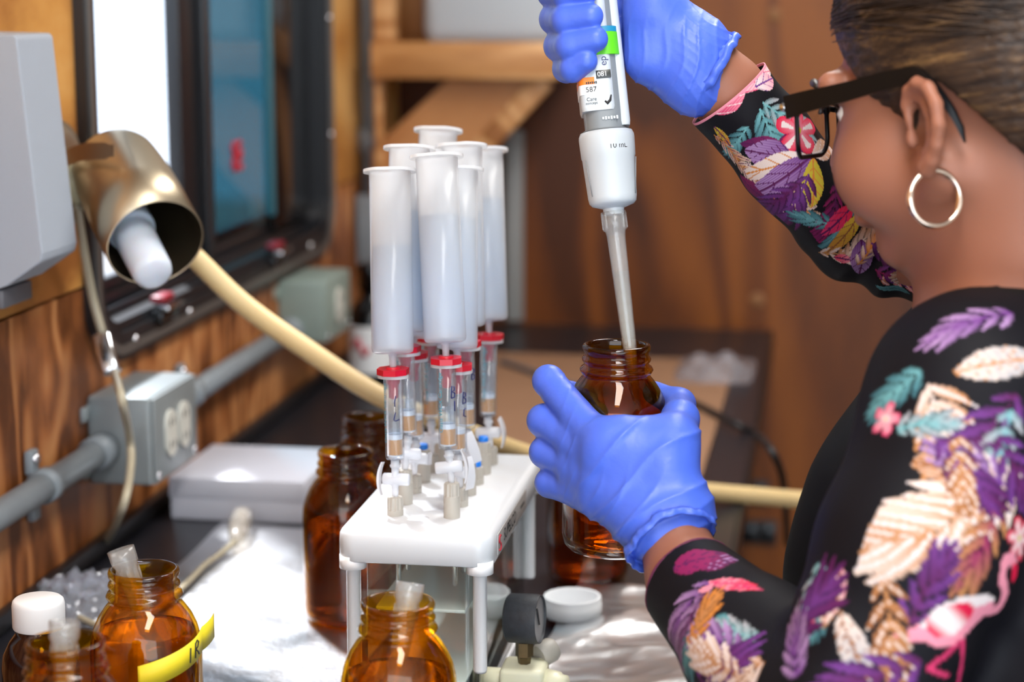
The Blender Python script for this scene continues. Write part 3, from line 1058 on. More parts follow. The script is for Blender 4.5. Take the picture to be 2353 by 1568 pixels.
def on_cyl(pts, r, a0, z0, s=1.0, slope=0.0):
    return [(r * cos(a0 + x * s / r), r * sin(a0 + x * s / r), z0 + y * s + slope * x * s) for x, y in pts]


ink.tube(on_cyl([(0, -.005), (.0008, .005)], .0390, radians(-22), .0945, 1, .25), .00055, 6)
ink.tube(on_cyl([(.006, -.005), (.0066, .005), (.009, .006), (.011, .004), (.0095, .0012), (.007, .0005), (.0095, -.002), (.0115, -.005)], .0390, radians(-22), .0945, 1, .25), .00055, 6)
ink.build('handwriting', m_ink, tp)

# small capped bottle
c = PL(92, 1385, 2, .120)
sbt = thing('capped_bottle', 'small dark amber bottle with a white ribbed screw cap', 'bottle', (c[0] - .004, c[1] + .006, 0.0))
MB().lathe([(0, .001), (.024, 0), (.0265, .003), (.027, .008), (.027, .072), (.0255, .081), (.021, .090), (.0165, .096), (.0160, .104), (0, .104)], 44).build('glass', principled('dark_amber_solid', (38, 16, 8), .08), sbt)
cp_ = MB()
nrib = 60
prof = [(0, .121), (.0160, .121), (.0176, .1195), (.0182, .117), (.0182, .101), (.0176, .100), (0, .100)]
v, f = lathe(prof, nrib)
v2 = []
for q in v:
    rr = math.hypot(q[0], q[1])
    if rr > .0175 and .1005 < q[2] < .118:
        k = int(round(math.atan2(q[1], q[0]) / (2 * pi) * nrib)) % 2
        s = 1 - .012 * k
        q = (q[0] * s, q[1] * s, q[2])
    v2.append(q)
MB().add(v2, f).build('screw_cap', m_white, sbt, auto=50)

# loose inverted white cap
c = PL(1315, 1432, 2, 0)
wc = MB().lathe([(0, .003), (.021, .003), (.0215, .005), (.0215, .017), (.0222, .018), (.0245, .018), (.025, .017), (.025, .0125), (.0255, .012), (.0255, .004), (.0245, .001), (.023, 0), (0, 0)], 56).build('bottle_cap', m_white, None, loc=(c[0], c[1], .0065), auto=50)
tag(wc, 'white screw cap lying upside down beside the pressure gauge', 'cap')


# ---------------------------------------------------------------- pipette tips
def tip_profile(L=.150):
    o = [(.0020, 0), (.0026, 0), (.0050, .045), (.0062, .105), (.0068, .122), (.0078, .126), (.0080, L - .012), (.0092, L - .010), (.0094, L)]
    i = [(.0084, L), (.0080, L - .010), (.0070, L - .014), (.0066, .124), (.0052, .105), (.0041, .045), (.0018, .001)]
    return o + i


tip_me = mk_mesh('tip', *lathe(tip_profile(), 36, closed=True), mat=m_tip)


def tip(label, top, bot, group='frosted pipette tips'):
    d = np.array(top) - np.array(bot)
    t = thing('pipette_tip', label, 'pipette tip', mat4=frame(Vector(np.array(top) - d / np.linalg.norm(d) * .150), Vector(d)), group=group)
    link('tip_barrel', tip_me, t)
    rb_ = MB()
    for k in range(10):
        a = 2 * pi * k / 10
        rb_.box((0, 0, 0), (.0006, .0008, .009), 0, 2, Matrix.Translation((.0083 * cos(a), .0083 * sin(a), .131)) @ Matrix.Rotation(a, 4, 'Z'))
    rb_.build('grip_ribs', m_tip, t)
    return t


z_ir = P(277, 1262, 1.335)
tip('frosted pipette tip standing in the bottle taped IR', z_ir, P(420, 1700, 1.345))
tip('frosted pipette tip in the bottom left amber bottle', P(148, 1428, 1.185), P(146, 1900, 1.19))
tip('frosted pipette tip in the bottle in front of the manifold', P(943, 1340, 1.275), P(880, 1760, 1.255))

# ================================================================== vacuum manifold
MX0, MX1, MY0, MY1, MZ = -.347, -.231, 1.346, 1.606, .150
mxc, myc = (MX0 + MX1) / 2, (MY0 + MY1) / 2
mw, ml = MX1 - MX0, MY1 - MY0
mf = thing('vacuum_manifold', 'white topped glass vacuum manifold with twelve port valves', 'manifold', (mxc, myc, 0))
# cover: rounded lid with a deep skirt, corner feet
b = MB()


def skirt(w, l, r, z0, z1, n=8):
    return [(x, y) for x, y in round_rect(w, l, r, n)]


lv = [(mw - .010, ml - .010, .008, MZ), (mw - .004, ml - .004, .011, MZ - .0012), (mw - .001, ml - .001, .013, MZ - .004), (mw, ml, .014, MZ - .0095), (mw, ml, .014, MZ - .0225), (mw - .002, ml - .002, .013, MZ - .0235), (mw - .012, ml - .012, .009, MZ - .0235), (mw - .013, ml - .013, .009, MZ - .012)]
rings = [[(x, y, z) for x, y in round_rect(w, l, r, 8)] for w, l, r, z in lv]
n = len(rings[0])
v = [p for rg_ in rings for p in rg_]
f = []
for i in range(len(rings) - 1):
    for k in range(n):
        k2 = (k + 1) % n
        f.append((i * n + k, (i + 1) * n + k, (i + 1) * n + k2, i * n + k2))
f.append(tuple(range(n)))
f.append(tuple((len(rings) - 1) * n + k for k in range(n - 1, -1, -1)))
b.add(v, f)
b.build('cover', m_cover, mf, auto=50)
for sx in (-1, 1):
    for sy in (-1, 1):
        o = MB()
        o.lathe([(0, MZ - .020), (.010, MZ - .020), (.010, MZ - .030), (.007, MZ - .031), (.0052, MZ - .032), (.0052, MZ - .104), (.0046, MZ - .106), (0, MZ - .106)], 24)
        o.build('corner_post', m_post, mf, loc=(sx * (mw / 2 - .0105), sy * (ml / 2 - .0105), 0))
# glass chamber
gw, gl = mw - .026, ml - .026
og, ig = round_rect(gw, gl, .010, 8), round_rect(gw - .010, gl - .010, .006, 8)
g = MB()
n = len(og)
g.v += [(x, y, .004) for x, y in og] + [(x, y, MZ - .024) for x, y in og] + [(x, y, MZ - .024) for x, y in ig] + [(x, y, .010) for x, y in ig]
for k in range(n):
    k2 = (k + 1) % n
    for lvl in range(3):
        g.f.append((lvl * n + k, lvl * n + k2, (lvl + 1) * n + k2, (lvl + 1) * n + k))
g.f.append(tuple(range(n - 1, -1, -1)))
g.f.append(tuple(3 * n + k for k in range(n)))
g.build('glass_chamber', m_mglass, mf, auto=50)
bs = MB()
bs.add(*ring_prism(round_rect(gw + .006, gl + .006, .012, 8), round_rect(gw + .0008, gl + .0008, .0103, 8), .0012, .010))
bs.build('base_gasket', m_post, mf, auto=50)
# inner collection rack seen through the glass
rk = MB()
for zz in (.030, .085):
    rk.box((0, 0, zz), (gw - .022, gl - .022, .003), .001)
rk.build('inner_rack', m_post, mf, auto=40)
# liner needles below the ports
for k in range(6):
    for s in (-1, 1):
        MB().lathe([(.0022, MZ - .024), (.0018, MZ - .052), (.0008, MZ - .053), (0, MZ - .053)], 10).build('liner_needle', m_chrome, mf, loc=(s * .0215, 1.395 + .034 * k - myc, 0))
# label on the right skirt
lab = boxo('label_plate', (mw / 2 + .0003, -.038, MZ - .0125), (.0008, .135, .016), m_labelgrey, mf, .0002)
v, f = text_verts('SUPELCO', .0135, .0001)
MB().add([(mw / 2 + .0009, x - .052, y + MZ - .0125) for x, y, z in v], f).build('lettering', m_ink, lab, smooth=False)
lg = MB()
for s in (0, 1):
    lg.tube([(mw / 2 + .0009, -.098 + .004 * cos(a), MZ - .0098 - .0058 * s + .0027 * sin(a)) for a in np.linspace(.6 + pi * s, 4.6 + pi * s, 12)], .0008, 6)
lg.build('logo_mark', m_inkred, lab)
sm_ = MB()
for i in range(6):
    sm_.box((mw / 2 + .0008, .002 + .0032 * i, MZ - .0125), (.0003, .0020, .0022))
sm_.build('small_print', m_ink, lab, smooth=False)


# port knobs
def knob_me(h):
    nb = 40
    prof = [(0, h), (.0040, h), (.0052, h - .0004), (.0060, h - .0014), (.0061, h - .0098), (.0062, h - .0104), (.0062, .0), (0, 0)]
    v, f = lathe(prof, nb)
    o = []
    for q in v:
        rr = math.hypot(q[0], q[1])
        if rr > .0055 and h - .010 < q[2] < h - .0005:
            k = int(round(math.atan2(q[1], q[0]) / (2 * pi) * nb)) % 4
            s = .88 if k in (0, 1) else 1.0
            q = (q[0] * s, q[1] * s, q[2])
        o.append(q)
    me = mk_mesh('knob', o, f, m_knob)
    sharpen(me, 30)
    return me


K_SHORT, K_TALL = .0145, .0270
KM = {K_SHORT: knob_me(K_SHORT), K_TALL: knob_me(K_TALL)}
ins = mk_mesh('port_insert', *lathe([(.0042, 0), (.0042, .003), (.0036, .0042), (0, .0042)], 20), mat=m_blue)
LX, RX = -.3130, -.2697
PY = [1.396 + .0342 * k for k in range(6)]
#      side, index, height, open(blue)
PORTS = [(LX, 0, K_SHORT, 0), (LX, 1, K_TALL, 0), (LX, 2, K_SHORT, 0), (LX, 3, K_TALL, 1), (LX, 4, K_SHORT, 0), (LX, 5, K_TALL, 0),
         (RX, 0, K_TALL, 0), (RX, 1, K_SHORT, 0), (RX, 2, K_TALL, 0), (RX, 3, K_SHORT, 1), (RX, 4, K_TALL, 1), (RX, 5, K_SHORT, 0)]
for x, k, h, bl3 in PORTS:
    kb = link('port_knob', KM[h], mf, (x - mxc, PY[k] - myc, MZ))
    kb.rotation_euler = (0, 0, random.uniform(0, 1))
    if bl3:
        link('port_insert', ins, kb, (0, 0, h))
# water drop on the cover
MB().lathe([(.0045, 0), (.0040, .0008), (.0025, .0014), (0, .0016)], 20).build('water_drop', clear('water_drop', (1, 1, 1), 0, 1.33), mf, loc=(-.290 - mxc, 1.389 - myc, MZ))

# vacuum gauge, valve block and braided hose on the right side of the chamber
gc = P(1205, 1422, 1.47)
gz = float(gc[2])
gx, gy = float(gc[0]), float(gc[1])
gg = np.array([gx - mxc, gy - myc, gz])
gdir = Vector((.99, -.10, .03))
gm = frame(Vector(gg) - gdir.normalized() * .013, gdir, (0, 0, 1))
ga = MB().lathe([(0, 0), (.0165, 0), (.0185, .002), (.0187, .022), (.0182, .0255), (.0176, .0255), (.0172, .0235), (0, .0235)], 48).build('pressure_gauge', m_gauge, mf, mat4=gm, auto=50)
MB().lathe([(.0172, .0238), (0, .0238)], 40).build('gauge_face', m_gface, ga)
MB().tube([(-.004, 0, .0245), (.010, .006, .0245)], .0007, 6).build('needle', m_ink, ga)
MB().lathe([(0, -.018), (.0068, -.018), (.0068, -.029), (.0055, -.030), (.0045, -.036), (0, -.036)], 6).build('gauge_stem', m_bronze, mf, loc=gg, auto=20)
vb = MB()
vb.box((0, 0, -.048), (.034, .034, .026), .004, 3)
vb.lathe([(0, -.036), (.0105, -.036), (.0105, -.044), (0, -.044)], 28)
vb.build('valve_block', m_cream, mf, loc=gg, auto=50)
wall_x = gw / 2 - gg[0]
MB().tube([(wall_x - .002, 0, -.048), (-.010, 0, -.048)], .008, 24).build('valve_inlet', m_cream, mf, loc=gg)
MB().lathe([(0, 0), (.0125, 0), (.0125, .010), (.011, .012), (.011, .016), (.007, .018), (0, .018)], 32).build('hose_fitting', m_cream, mf, mat4=frame(Vector(gg) + Vector((.016, -.004, -.050)), (1, -.25, -.1), (0, 0, 1)))
MB().lathe([(0, 0), (.008, 0), (.0095, .003), (.0095, .012), (.008, .015), (0, .015)], 28).build('release_knob', m_knob, mf, mat4=frame(Vector(gg) + Vector((.009, .014, -.034)), (.7, .7, .25), (0, 0, 1)), auto=40)
hs0 = Vector(gg) + Vector((.028, -.006, -.053))
hh = thing('braided_hose', 'clear braided vacuum hose lying on the foil right of the gauge', 'hose', Vector((mxc, myc, 0)) + hs0)
hp2 = [(0, 0, 0), (.022, -.010, -.006), (.05, -.022, -.016), (.085, -.05, -.012), (.12, -.11, -.012)]
hq = spline(hp2, 10)
MB().tube(hq, .0065, 18, caps=False).build('hose_wall', clear('clear_vinyl', (.96, .97, .97), .1, 1.4, milk=.22, milk_rgb=(.85, .87, .87)), hh)
br_ = MB()
for s in (-1, 1):
    for ph in (0, pi / 2, pi, 3 * pi / 2):
        pts = []
        for i, q in enumerate(hq):
            a = ph + s * i * .9
            pts.append(np.array(q) + np.array([-.3 * cos(a) * .0067, cos(a) * .0067, sin(a) * .0067]))
        br_.tube(spline(pts, 3), .00035, 5, False)
br_.build('braid', m_white, hh)

# ---------------------------------------------------------------- stopcocks, cartridges, adapters, reservoirs
CR = .0071
CL = .064
cart_barrel = mk_mesh('barrel', *lathe([(.0016, -.009), (.0020, -.009), (.0024, -.001), (.0045, 0), (.0068, .0004), (CR, .002), (CR, CL), (CR - .0010, CL), (CR - .0010, .003), (.0024, .0025), (.0016, -.008)], 40, closed=True), mat=m_cart)
flg = [(x * 1.0, y * .82) for x, y in [(.0118 * cos(a), .0118 * sin(a)) for a in np.linspace(0, 2 * pi, 41)[:-1]]]
_mb = MB()
_mb.add(*ring_prism(flg, [(.0066 * cos(a), .0066 * sin(a)) for a in np.linspace(0, 2 * pi, 41)[:-1]], CL - .0018, CL + .0006))
cart_flange = mk_mesh('flange', _mb.v, _mb.f, m_cartwhite)
sharpen(cart_flange, 40)
cart_sorb = mk_mesh('sorbent_bed', *lathe([(0, .0040), (CR - .0012, .0040), (CR - .0012, .0155), (0, .0155)], 36), mat=m_sorb)
cart_frit = mk_mesh('frit', *lathe([(0, .0156), (CR - .0012, .0156), (CR - .0012, .0192), (0, .0192)], 36), mat=m_frit)
cart_frit2 = mk_mesh('frit', *lathe([(0, .0028), (CR - .0012, .0028), (CR - .0012, .0039), (0, .0039)], 36), mat=m_frit)
for _m in (cart_sorb, cart_frit, cart_frit2):
    sharpen(_m, 40)


def cart_liq_me(lv):
    r = CR - .0013
    return mk_mesh('eluate', *lathe([(0, .0193), (r, .0193), (r, lv), (r * .8, lv - .0008), (0, lv - .0012)], 30), mat=clear('eluate_%d' % int(lv * 1e5), (.90, .95, 1.0), .02, 1.15, milk=.06, milk_rgb=(.8, .88, 1)))


oct_ = MB()
o8 = [(.0122 * cos(radians(22.5 + 45 * k)), .0122 * sin(radians(22.5 + 45 * k))) for k in range(8)]
oct_.prism(o8, .0008, .0052)
oct_.lathe([(.0058, .0052), (.0054, .0064), (.0030, .0066), (.0028, .0052)], 28)
adapter_disc = mk_mesh('octagon_cap', oct_.v, oct_.f, m_redcap)
sharpen(adapter_disc, 30)
adapter_noz = mk_mesh('nozzle', *lathe([(0, .0008), (.0054, .0008), (.0050, -.006), (.0040, -.0075), (.0036, -.017), (.0020, -.018), (0, -.018)], 28), mat=m_pinknoz)
adapter_tip = mk_mesh('luer_tip', *lathe([(.0018, -.018), (.0016, -.0215), (0, -.022)], 16), mat=m_cart)

RR, RL = .0157, .137
RIMZ = RL
res_barrel = mk_mesh('barrel', *lathe([(.0014, -.017), (.0021, -.017), (.0028, -.002), (.0034, .0), (.0125, .0004), (.0150, .0016), (RR, .0040), (RR, RL), (RR - .0013, RL), (RR - .0013, .0045), (.0140, .0030), (.0022, .0020), (.0014, -.016)], 56, closed=True), mat=m_pp)
_fo = []
for a in np.linspace(0, 2 * pi, 65)[:-1]:
    x, y = .0200 * cos(a), .0200 * sin(a)
    y = max(-.0178, min(.0178, y))
    _fo.append((x, y))
_fi = [((RR - .0013) * cos(a), (RR - .0013) * sin(a)) for a in np.linspace(0, 2 * pi, 65)[:-1]]
_mb = MB()
_mb.add(*ring_prism(_fo, _fi, RL - .0006, RL + .0016))
res_flange = mk_mesh('flange', _mb.v, _mb.f, m_ppthick)
sharpen(res_flange, 40)
res_me_cache = {}


def res_liquid(level):
    if level not in res_me_cache:
        r = RR - .0015
        res_me_cache[level] = mk_mesh('liquid', *lathe([(0, .0048), (.013, .0050), (r, .0060), (r, level), (r * .75, level - .0012), (0, level - .0018)], 48), mat=m_ppliq)
    return res_me_cache[level]


def stopcock(label, base, top, ang, style):
    """vertical luer tube with a horizontal plug and paddle handle"""
    d = np.array(top) - np.array(base)
    L = float(np.linalg.norm(d))
    t = thing('stopcock', label, 'stopcock', group='white nylon stopcocks', mat4=frame(Vector(base), Vector(d), Vector((cos(ang), sin(ang), 0))))
    MB().lathe([(0, 0), (.0020, 0), (.0026, .004), (.0026, .009), (.0036, .010), (.0036, L - .011), (.0028, L - .0095), (.0030, L - .006), (.0040, L - .005), (.0040, L - .0035), (.0033, L - .003), (.0033, L), (0, L)], 28).build('luer_body', m_stop, t)
    zc = L * .50
    ph = MB()
    ph.lathe([(0, -.011), (.0040, -.011), (.0046, -.010), (.0046, .0085), (.0036, .0095), (0, .0095)], 28, frame((0, 0, zc), (1, 0, 0), (0, 0, 1)))
    ph.build('plug', m_stop, t)
    # paddle: a flat bowed plate across the end of the plug
    o = []
    hl, hw = .0125, .0042
    for k in range(17):
        s = -1 + 2 * k / 16
        o.append((s * hl, .0010 * (1 - s * s) * 3))
    outl = [(a, .0 + b_) for a, b_ in o] + [(a, b_ - .0020 * (1 - .5 * abs(a) / hl)) for a, b_ in reversed(o)]
    tilt = style
    m = Matrix.Translation((.0105, 0, zc)) @ Matrix.Rotation(tilt, 4, 'X') @ Matrix(((0, 1, 0, 0), (0, 0, 1, 0), (1, 0, 0, 0), (0, 0, 0, 1)))
    MB().prism(outl, -hw, hw, m).build('paddle_handle', m_stop, t, auto=40)
    return t


UNITS = [
    # key, port x, k, h, cartridge bottom px, red adapter px, rim px, liquid level, cart liquid, handle angle deg, handle tilt, marks
    ('A', LX, 0, K_SHORT, (908, 1055), (903, 855), (896, 395), .081, .0225, 180, 0.2, 'IL'),
    ('F', LX, 1, K_TALL, (938, 999), (931, 805), (941, 343), .090, .0270, 200, 1.5, ''),
    ('H', LX, 2, K_SHORT, (955, 1009), (949, 815), (975, 352), .090, .0, 8, 1.4, ''),
    ('G', LX, 4, K_SHORT, (991, 962), (989, 785), (1007, 302), .085, .050, 10, 1.5, 'O'),
    ('B', RX, 0, K_TALL, (1030, 1031), (1025, 825), (1003, 362), .094, .031, 5, 0.1, 'BI'),
    ('D', RX, 1, K_SHORT, (1052, 1041), (1050, 843), (1051, 392), .100, .0, -35, 0.0, 'BC'),
    ('E', RX, 2, K_TALL, (1073, 984), (1070, 790), (1061, 338), .087, .0270, -60, 0.3, 'B'),
    ('C', RX, 5, K_SHORT, (1121, 956), (1124, 770), (1112, 347), .098, .045, -4, 0.1, 'O'),
]
UL = {
    'A': 'front left, marked I L', 'F': 'left row, second from the front', 'H': 'left row, third from the front', 'G': 'left row, rearmost, with teal print',
    'B': 'front right, marked B I', 'D': 'right row, second from the front, marked B C', 'E': 'right row, third from the front, marked B', 'C': 'right rear corner, with teal print'}
UR = {
    'A': 'leftmost and front', 'F': 'behind the leftmost one', 'H': 'mostly hidden behind the middle front one', 'G': 'the tallest standing at the rear',
    'B': 'middle front one leaning left', 'D': 'half hidden right of the middle front one', 'E': 'behind the middle front one, second from right', 'C': 'rightmost with bluish liquid'}


def depth_at(x, y, z):
    return float((np.array([x, y, z]) - _C) @ _FW)


for key, x, k, h, cbp, rdp, rmp, lv, cl, ang, tilt, mk in UNITS:
    y = PY[k]
    base = np.array([x, y, MZ + h - .0015])
    dep = depth_at(x, y, .22)
    cb0 = P(*cbp, depth_at(x, y, .19))
    rd0 = P(*rdp, depth_at(x, y, .255))
    stopcock('white nylon stopcock under the cartridge ' + UL[key], base, cb0 - (rd0 - cb0) / np.linalg.norm(rd0 - cb0) * .0005 + np.array([0, 0, -.0005]), radians(ang), tilt)
    d1 = (rd0 - cb0) / np.linalg.norm(rd0 - cb0)
    cm = frame(Vector(cb0), Vector(d1), (1, 0, 0))
    ct_ = thing('cartridge', 'clear extraction cartridge with tan packing, ' + UL[key], 'cartridge', group='extraction cartridges on the manifold', mat4=cm)
    link('barrel', cart_barrel, ct_)
    link('flange', cart_flange, ct_)
    link('sorbent_bed', cart_sorb, ct_)
    link('frit', cart_frit, ct_)
    link('frit', cart_frit2, ct_)
    if cl:
        link('eluate', cart_liq_me(cl), ct_)
    # marks on the barrel, facing the camera
    a0 = math.atan2(*(np.array([-y, -x]))) if False else math.atan2(0 - y, 0 - x)
    R0 = CR + .0002
    if mk == 'IL':
        q = MB()
        q.tube(on_cyl([(.0016, .0085), (.0006, .004), (.0008, .0005)], R0, a0, .041), .00042, 6)
        q.tube(on_cyl([(.0012, -.004), (-.0002, -.0095), (.0010, -.0105), (.0042, -.0095)], R0, a0, .041), .00042, 6)
        q.build('handwriting', m_inkblue, ct_)
    elif mk in ('BI', 'BC', 'B'):
        q = MB()
        aa = a0 + (.75 if mk == 'BI' else .9)
        Bp = [(0, -.0045), (.0006, .0045), (.003, .0035), (.0032, .001), (.0008, .0002), (.0034, -.0012), (.0032, -.0042), (0, -.0045)]
        q.tube(on_cyl(Bp, R0, aa - .3, .044), .0005, 6)
        if mk == 'BI':
            q.tube(on_cyl([(.0030, -.007), (.0030, -.0145)], R0, aa - .3, .044), .0005, 6)
        if mk == 'BC':
            q.tube(on_cyl([(.0034, -.0085), (.001, -.0095), (.0008, -.014), (.0034, -.015)], R0, aa - .3, .044), .0005, 6)
        q.build('handwriting', m_inkblue, ct_)
    v, f = text_verts('Oasis WCX Cartridge', .0050, .00002)
    ao = a0 - .55 if mk == 'O' else a0 - (1.15 if mk != 'BI' else .75)
    q = MB().add(wrap(v, CR + .0002, ao, .036, True), f)
    q.build('print', m_inkteal, ct_, smooth=False)
    # red octagon adapter
    am = frame(Vector(cb0 + d1 * CL), Vector(d1), (1, .2 * random.uniform(-1, 1), 0))
    ad = thing('red_adapter', 'red octagonal adapter cap on the cartridge ' + UL[key], 'adapter', group='red octagonal adapters', mat4=am)
    link('octagon_cap', adapter_disc, ad)
    link('nozzle', adapter_noz, ad)
    link('luer_tip', adapter_tip, ad)
    # reservoir: nozzle sits in the adapter, rim where the photo has it
    foot = cb0 + d1 * (CL + .0052)
    rim = P(*rmp, dep)
    d2 = rim - foot
    d2 /= np.linalg.norm(d2)
    r0 = foot + d2 * (.0105)
    Lr = float(np.linalg.norm(rim - r0))
    rm = frame(Vector(r0), Vector(d2), (1, random.uniform(-.2, .2), 0))
    sc = Lr / RL
    rs = thing('reservoir', 'tall milky plastic reservoir tube, ' + UR[key], 'reservoir', group='milky reservoir tubes', mat4=rm @ Matrix.Diagonal((1, 1, sc, 1)))
    link('barrel', res_barrel, rs)
    link('flange', res_flange, rs)
    link('liquid', res_liquid(lv), rs)

# ================================================================== pipette
PO = P(1392, 300, 1.395)
PTOP = P(1362, 0, 1.398)
pax = PTOP - PO
pax /= np.linalg.norm(pax)
pm = frame(Vector(PO), Vector(pax), Vector(_R))       # local x right, y away from the camera, z up the pipette
pt = thing('pipette', 'white and grey hand pipette marked 10 mL with a green tape band', 'pipette', mat4=pm)


def loft(outlines):
    """outlines: list of (list of (x,y), z)"""
    n = len(outlines[0][0])
    v = [(x, y, z) for o, z in outlines for x, y in o]
    f = []
    for i in range(len(outlines) - 1):
        for k in range(n):
            k2 = (k + 1) % n
            f.append((i * n + k, i * n + k2, (i + 1) * n + k2, (i + 1) * n + k))
    f.append(tuple(range(n - 1, -1, -1)))
    f.append(tuple((len(outlines) - 1) * n + k for k in range(n)))
    return v, f


HT = .170
core = [(round_rect(.028, .032, .012, 8, -.0005), .000), (round_rect(.0285, .033, .012, 8, -.0005), .012), (round_rect(.0275, .033, .012, 8, -.0005), HT)]
MB().add(*loft(core)).build('grip_core', m_pipgrey, pt, auto=40)
sh = [(round_rect(.0230, .0348, .0045, 8, -.0044), .0125), (round_rect(.0240, .0354, .0045, 8, -.0044), .0150), (round_rect(.0240, .0354, .0045, 8, -.0044), .050), (round_rect(.0235, .0352, .0045, 8, -.0040), HT + .004)]
MB().add(*loft(sh)).build('grip_shell', m_pipwhite, pt, auto=40)
ej = [(round_rect(.0085, .0225, .0038, 6, .0128), .0015), (round_rect(.0095, .0240, .0042, 6, .0128), .0045), (round_rect(.0092, .0240, .0042, 6, .0122), .09), (round_rect(.0088, .0240, .0042, 6, .0112), HT + .002)]
MB().add(*loft(ej)).build('ejector_sleeve', m_pipwhite, pt, auto=40)
MB().lathe([(0, HT), (.012, HT), (.012, HT + .03), (.010, HT + .034), (0, HT + .034)], 32).build('plunger_button', m_pipgrey, pt)
MB().add(*loft([(round_rect(.0305, .0356, .011, 8, .0002), .0515), (round_rect(.0305, .0356, .011, 8, .0000), .0675)])).build('tape_band', m_green, pt, auto=40)
MB().add(*loft([(round_rect(.0303, .0354, .011, 8, .0000), .0676), (round_rect(.0303, .0354, .011, 8, .0000), .0715)])).build('colour_ring', m_teal, pt, auto=40)
lower = [(0, 0), (.0155, -.0002), (.0185, -.0012), (.0197, -.0038), (.0199, -.0060), (.0194, -.0190), (.0189, -.0200), (.0174, -.0480), (.0168, -.0515), (.0150, -.0535), (.0090, -.0555), (.0076, -.0560), (.0073, -.0605), (0, -.0605)]
lo = MB().lathe(lower, 56).build('lower_housing', m_pipwhite, pt, auto=50)
MB().lathe([(.0184, -.0008), (.0150, .0006), (.0130, .0010), (0, .001)], 48).build('collar_ring', m_pipgrey, pt)
for sx in (-.0150, .0165):
    MB().tube([(sx * 1.14, -.0085 if sx > 0 else -.0118, -.0215), (sx * .98, -.0085 if sx > 0 else -.0118, -.0475)], .00035, 6).build('mould_line', m_pipgrey, lo)
# flat print
yf = -.01785


def ptext(s, size, x, z, mat, rot=False, name='lettering', y=yf, par=None):
    v, f = text_verts(s, size, .00003)
    o = []
    for a, b_, c in v:
        if rot:
            a, b_ = -b_, a
        o.append((x + a, y - c, z + b_))
    return MB().add(o, f).build(name, mat, par or pt, smooth=False)


def dashes(x, z, n, s, mat, y):
    q = MB()
    for i in range(n):
        q.box((x + (i - n / 2) * s * .9, y, z), (s * .62, .0002, s * (.8 + .3 * (i % 2))))
    return q.build('small_print', mat, pt, smooth=False)


v, f = text_verts('10 mL', .0056, .00003)
MB().add([((.0196 + z_) * sin(.36 + x / .0196), -(.0196 + z_) * cos(.36 + x / .0196), -.0135 + y + .02 * x) for x, y, z_ in v], f).build('lettering', m_ink, lo, smooth=False)
ptext('ep', .0070, .0020, .0468, m_inkblue, True)
ptext('Re', .0085, .0020, .0795, m_inkred, True)
ptext('p', .0085, .0020, .0935, m_inkred, True)
boxo('display_window', (.0012, yf, .0375), (.0105, .0006, .0058), m_lcd, pt, .0002)
ptext('081', .0048, .0004, .0375, m_sticker, False, 'digits', yf - .0005)
dashes(.0040, .0066, 6, .0022, m_pipwhite, -.0170)
st = MB()
for z0, z1, mt, nm in ((.0312, .0362, m_orange, 'orange_sticker'), (.0240, .0310, m_sticker, 'white_sticker')):
    MB().add(*loft([(round_rect(.0145, .0358, .0045, 8, -.0096), z0), (round_rect(.0145, .0358, .0045, 8, -.0096), z1)])).build(nm, mt, pt, auto=40)
ptext('587', .0052, -.0085, .0273, m_ink, False, 'lettering', -.0181)
dashes(-.0072, .0322, 6, .0015, m_ink, -.0181)
ptext('Care', .0036, -.0088, .0205, m_ink)
ptext('concept', .0026, -.0090, .0178, m_ink)
ar = MB().tube([(.0005, yf, .0185), (.0020, yf, .0168), (.0042, yf, .0188), (.0052, yf, .0225)], [.0006, .0012, .0009, .0004], 8)
ar.build('arrow_mark', m_ink, pt)

# tip on the pipette, dipping into the held bottle, with liquid in it
tdir = P(1465, 945, 1.386) - P(1409, 487, 1.394)
tdir /= np.linalg.norm(tdir)
tb = P(1409, 487, 1.394)
TL = .143
ttm = frame(Vector(tb + tdir * TL), Vector(-tdir), Vector(_R))
dt = thing('pipette_tip', 'long clear tip on the pipette dipping into the held bottle', 'pipette tip', mat4=ttm, group='frosted pipette tips')
prf = [(.0018, 0), (.0026, 0), (.0050, .050), (.0066, TL - .018), (.0072, TL - .014), (.0086, TL - .013), (.0090, TL), (.0080, TL), (.0078, TL - .012), (.0060, TL - .016), (.0043, .050), (.0016, .001)]
MB().lathe(prf, 36, closed=True).build('tip_barrel', m_tip, dt)
MB().lathe([(0, .004), (.0020, .004), (.0041, .050), (.0051, .100), (.0036, .0995), (0, .099)], 28).build('liquid', clear('tip_liquid', (.93, .95, .93), .02, 1.2, milk=.18, milk_rgb=(.86, .88, .84)), dt)
for k in range(8):
    a = 2 * pi * k / 8
    boxo('collar_rib', (.0086 * cos(a), .0086 * sin(a), TL - .0065), (.0010, .0010, .011), m_tip, dt)

# ================================================================== implicit surfaces for the person


def grid_sdf(lo_, hi, h):
    lo_ = np.array(lo_, float)
    n = np.ceil((np.array(hi) - lo_) / h).astype(int) + 1
    return dict(lo=lo_, n=n, h=h, F=np.full(n, 0.2, np.float32))


def _sub(G, bmin, bmax):
    a = np.maximum(np.floor((bmin - G['lo']) / G['h']).astype(int), 0)
    b_ = np.minimum(np.ceil((bmax - G['lo']) / G['h']).astype(int) + 1, G['n'])
    if np.any(b_ - a <= 0):
        return None
    ax_ = [(G['lo'][i] + G['h'] * np.arange(a[i], b_[i])).astype(np.float32) for i in range(3)]
    sl = tuple(slice(a[i], b_[i]) for i in range(3))
    return sl, np.meshgrid(*ax_, indexing='ij')


def smin(a, b_, k):
    if k <= 0:
        return np.minimum(a, b_)
    h = np.clip(.5 + .5 * (b_ - a) / k, 0, 1)
    return b_ + (a - b_) * h - k * h * (1 - h)


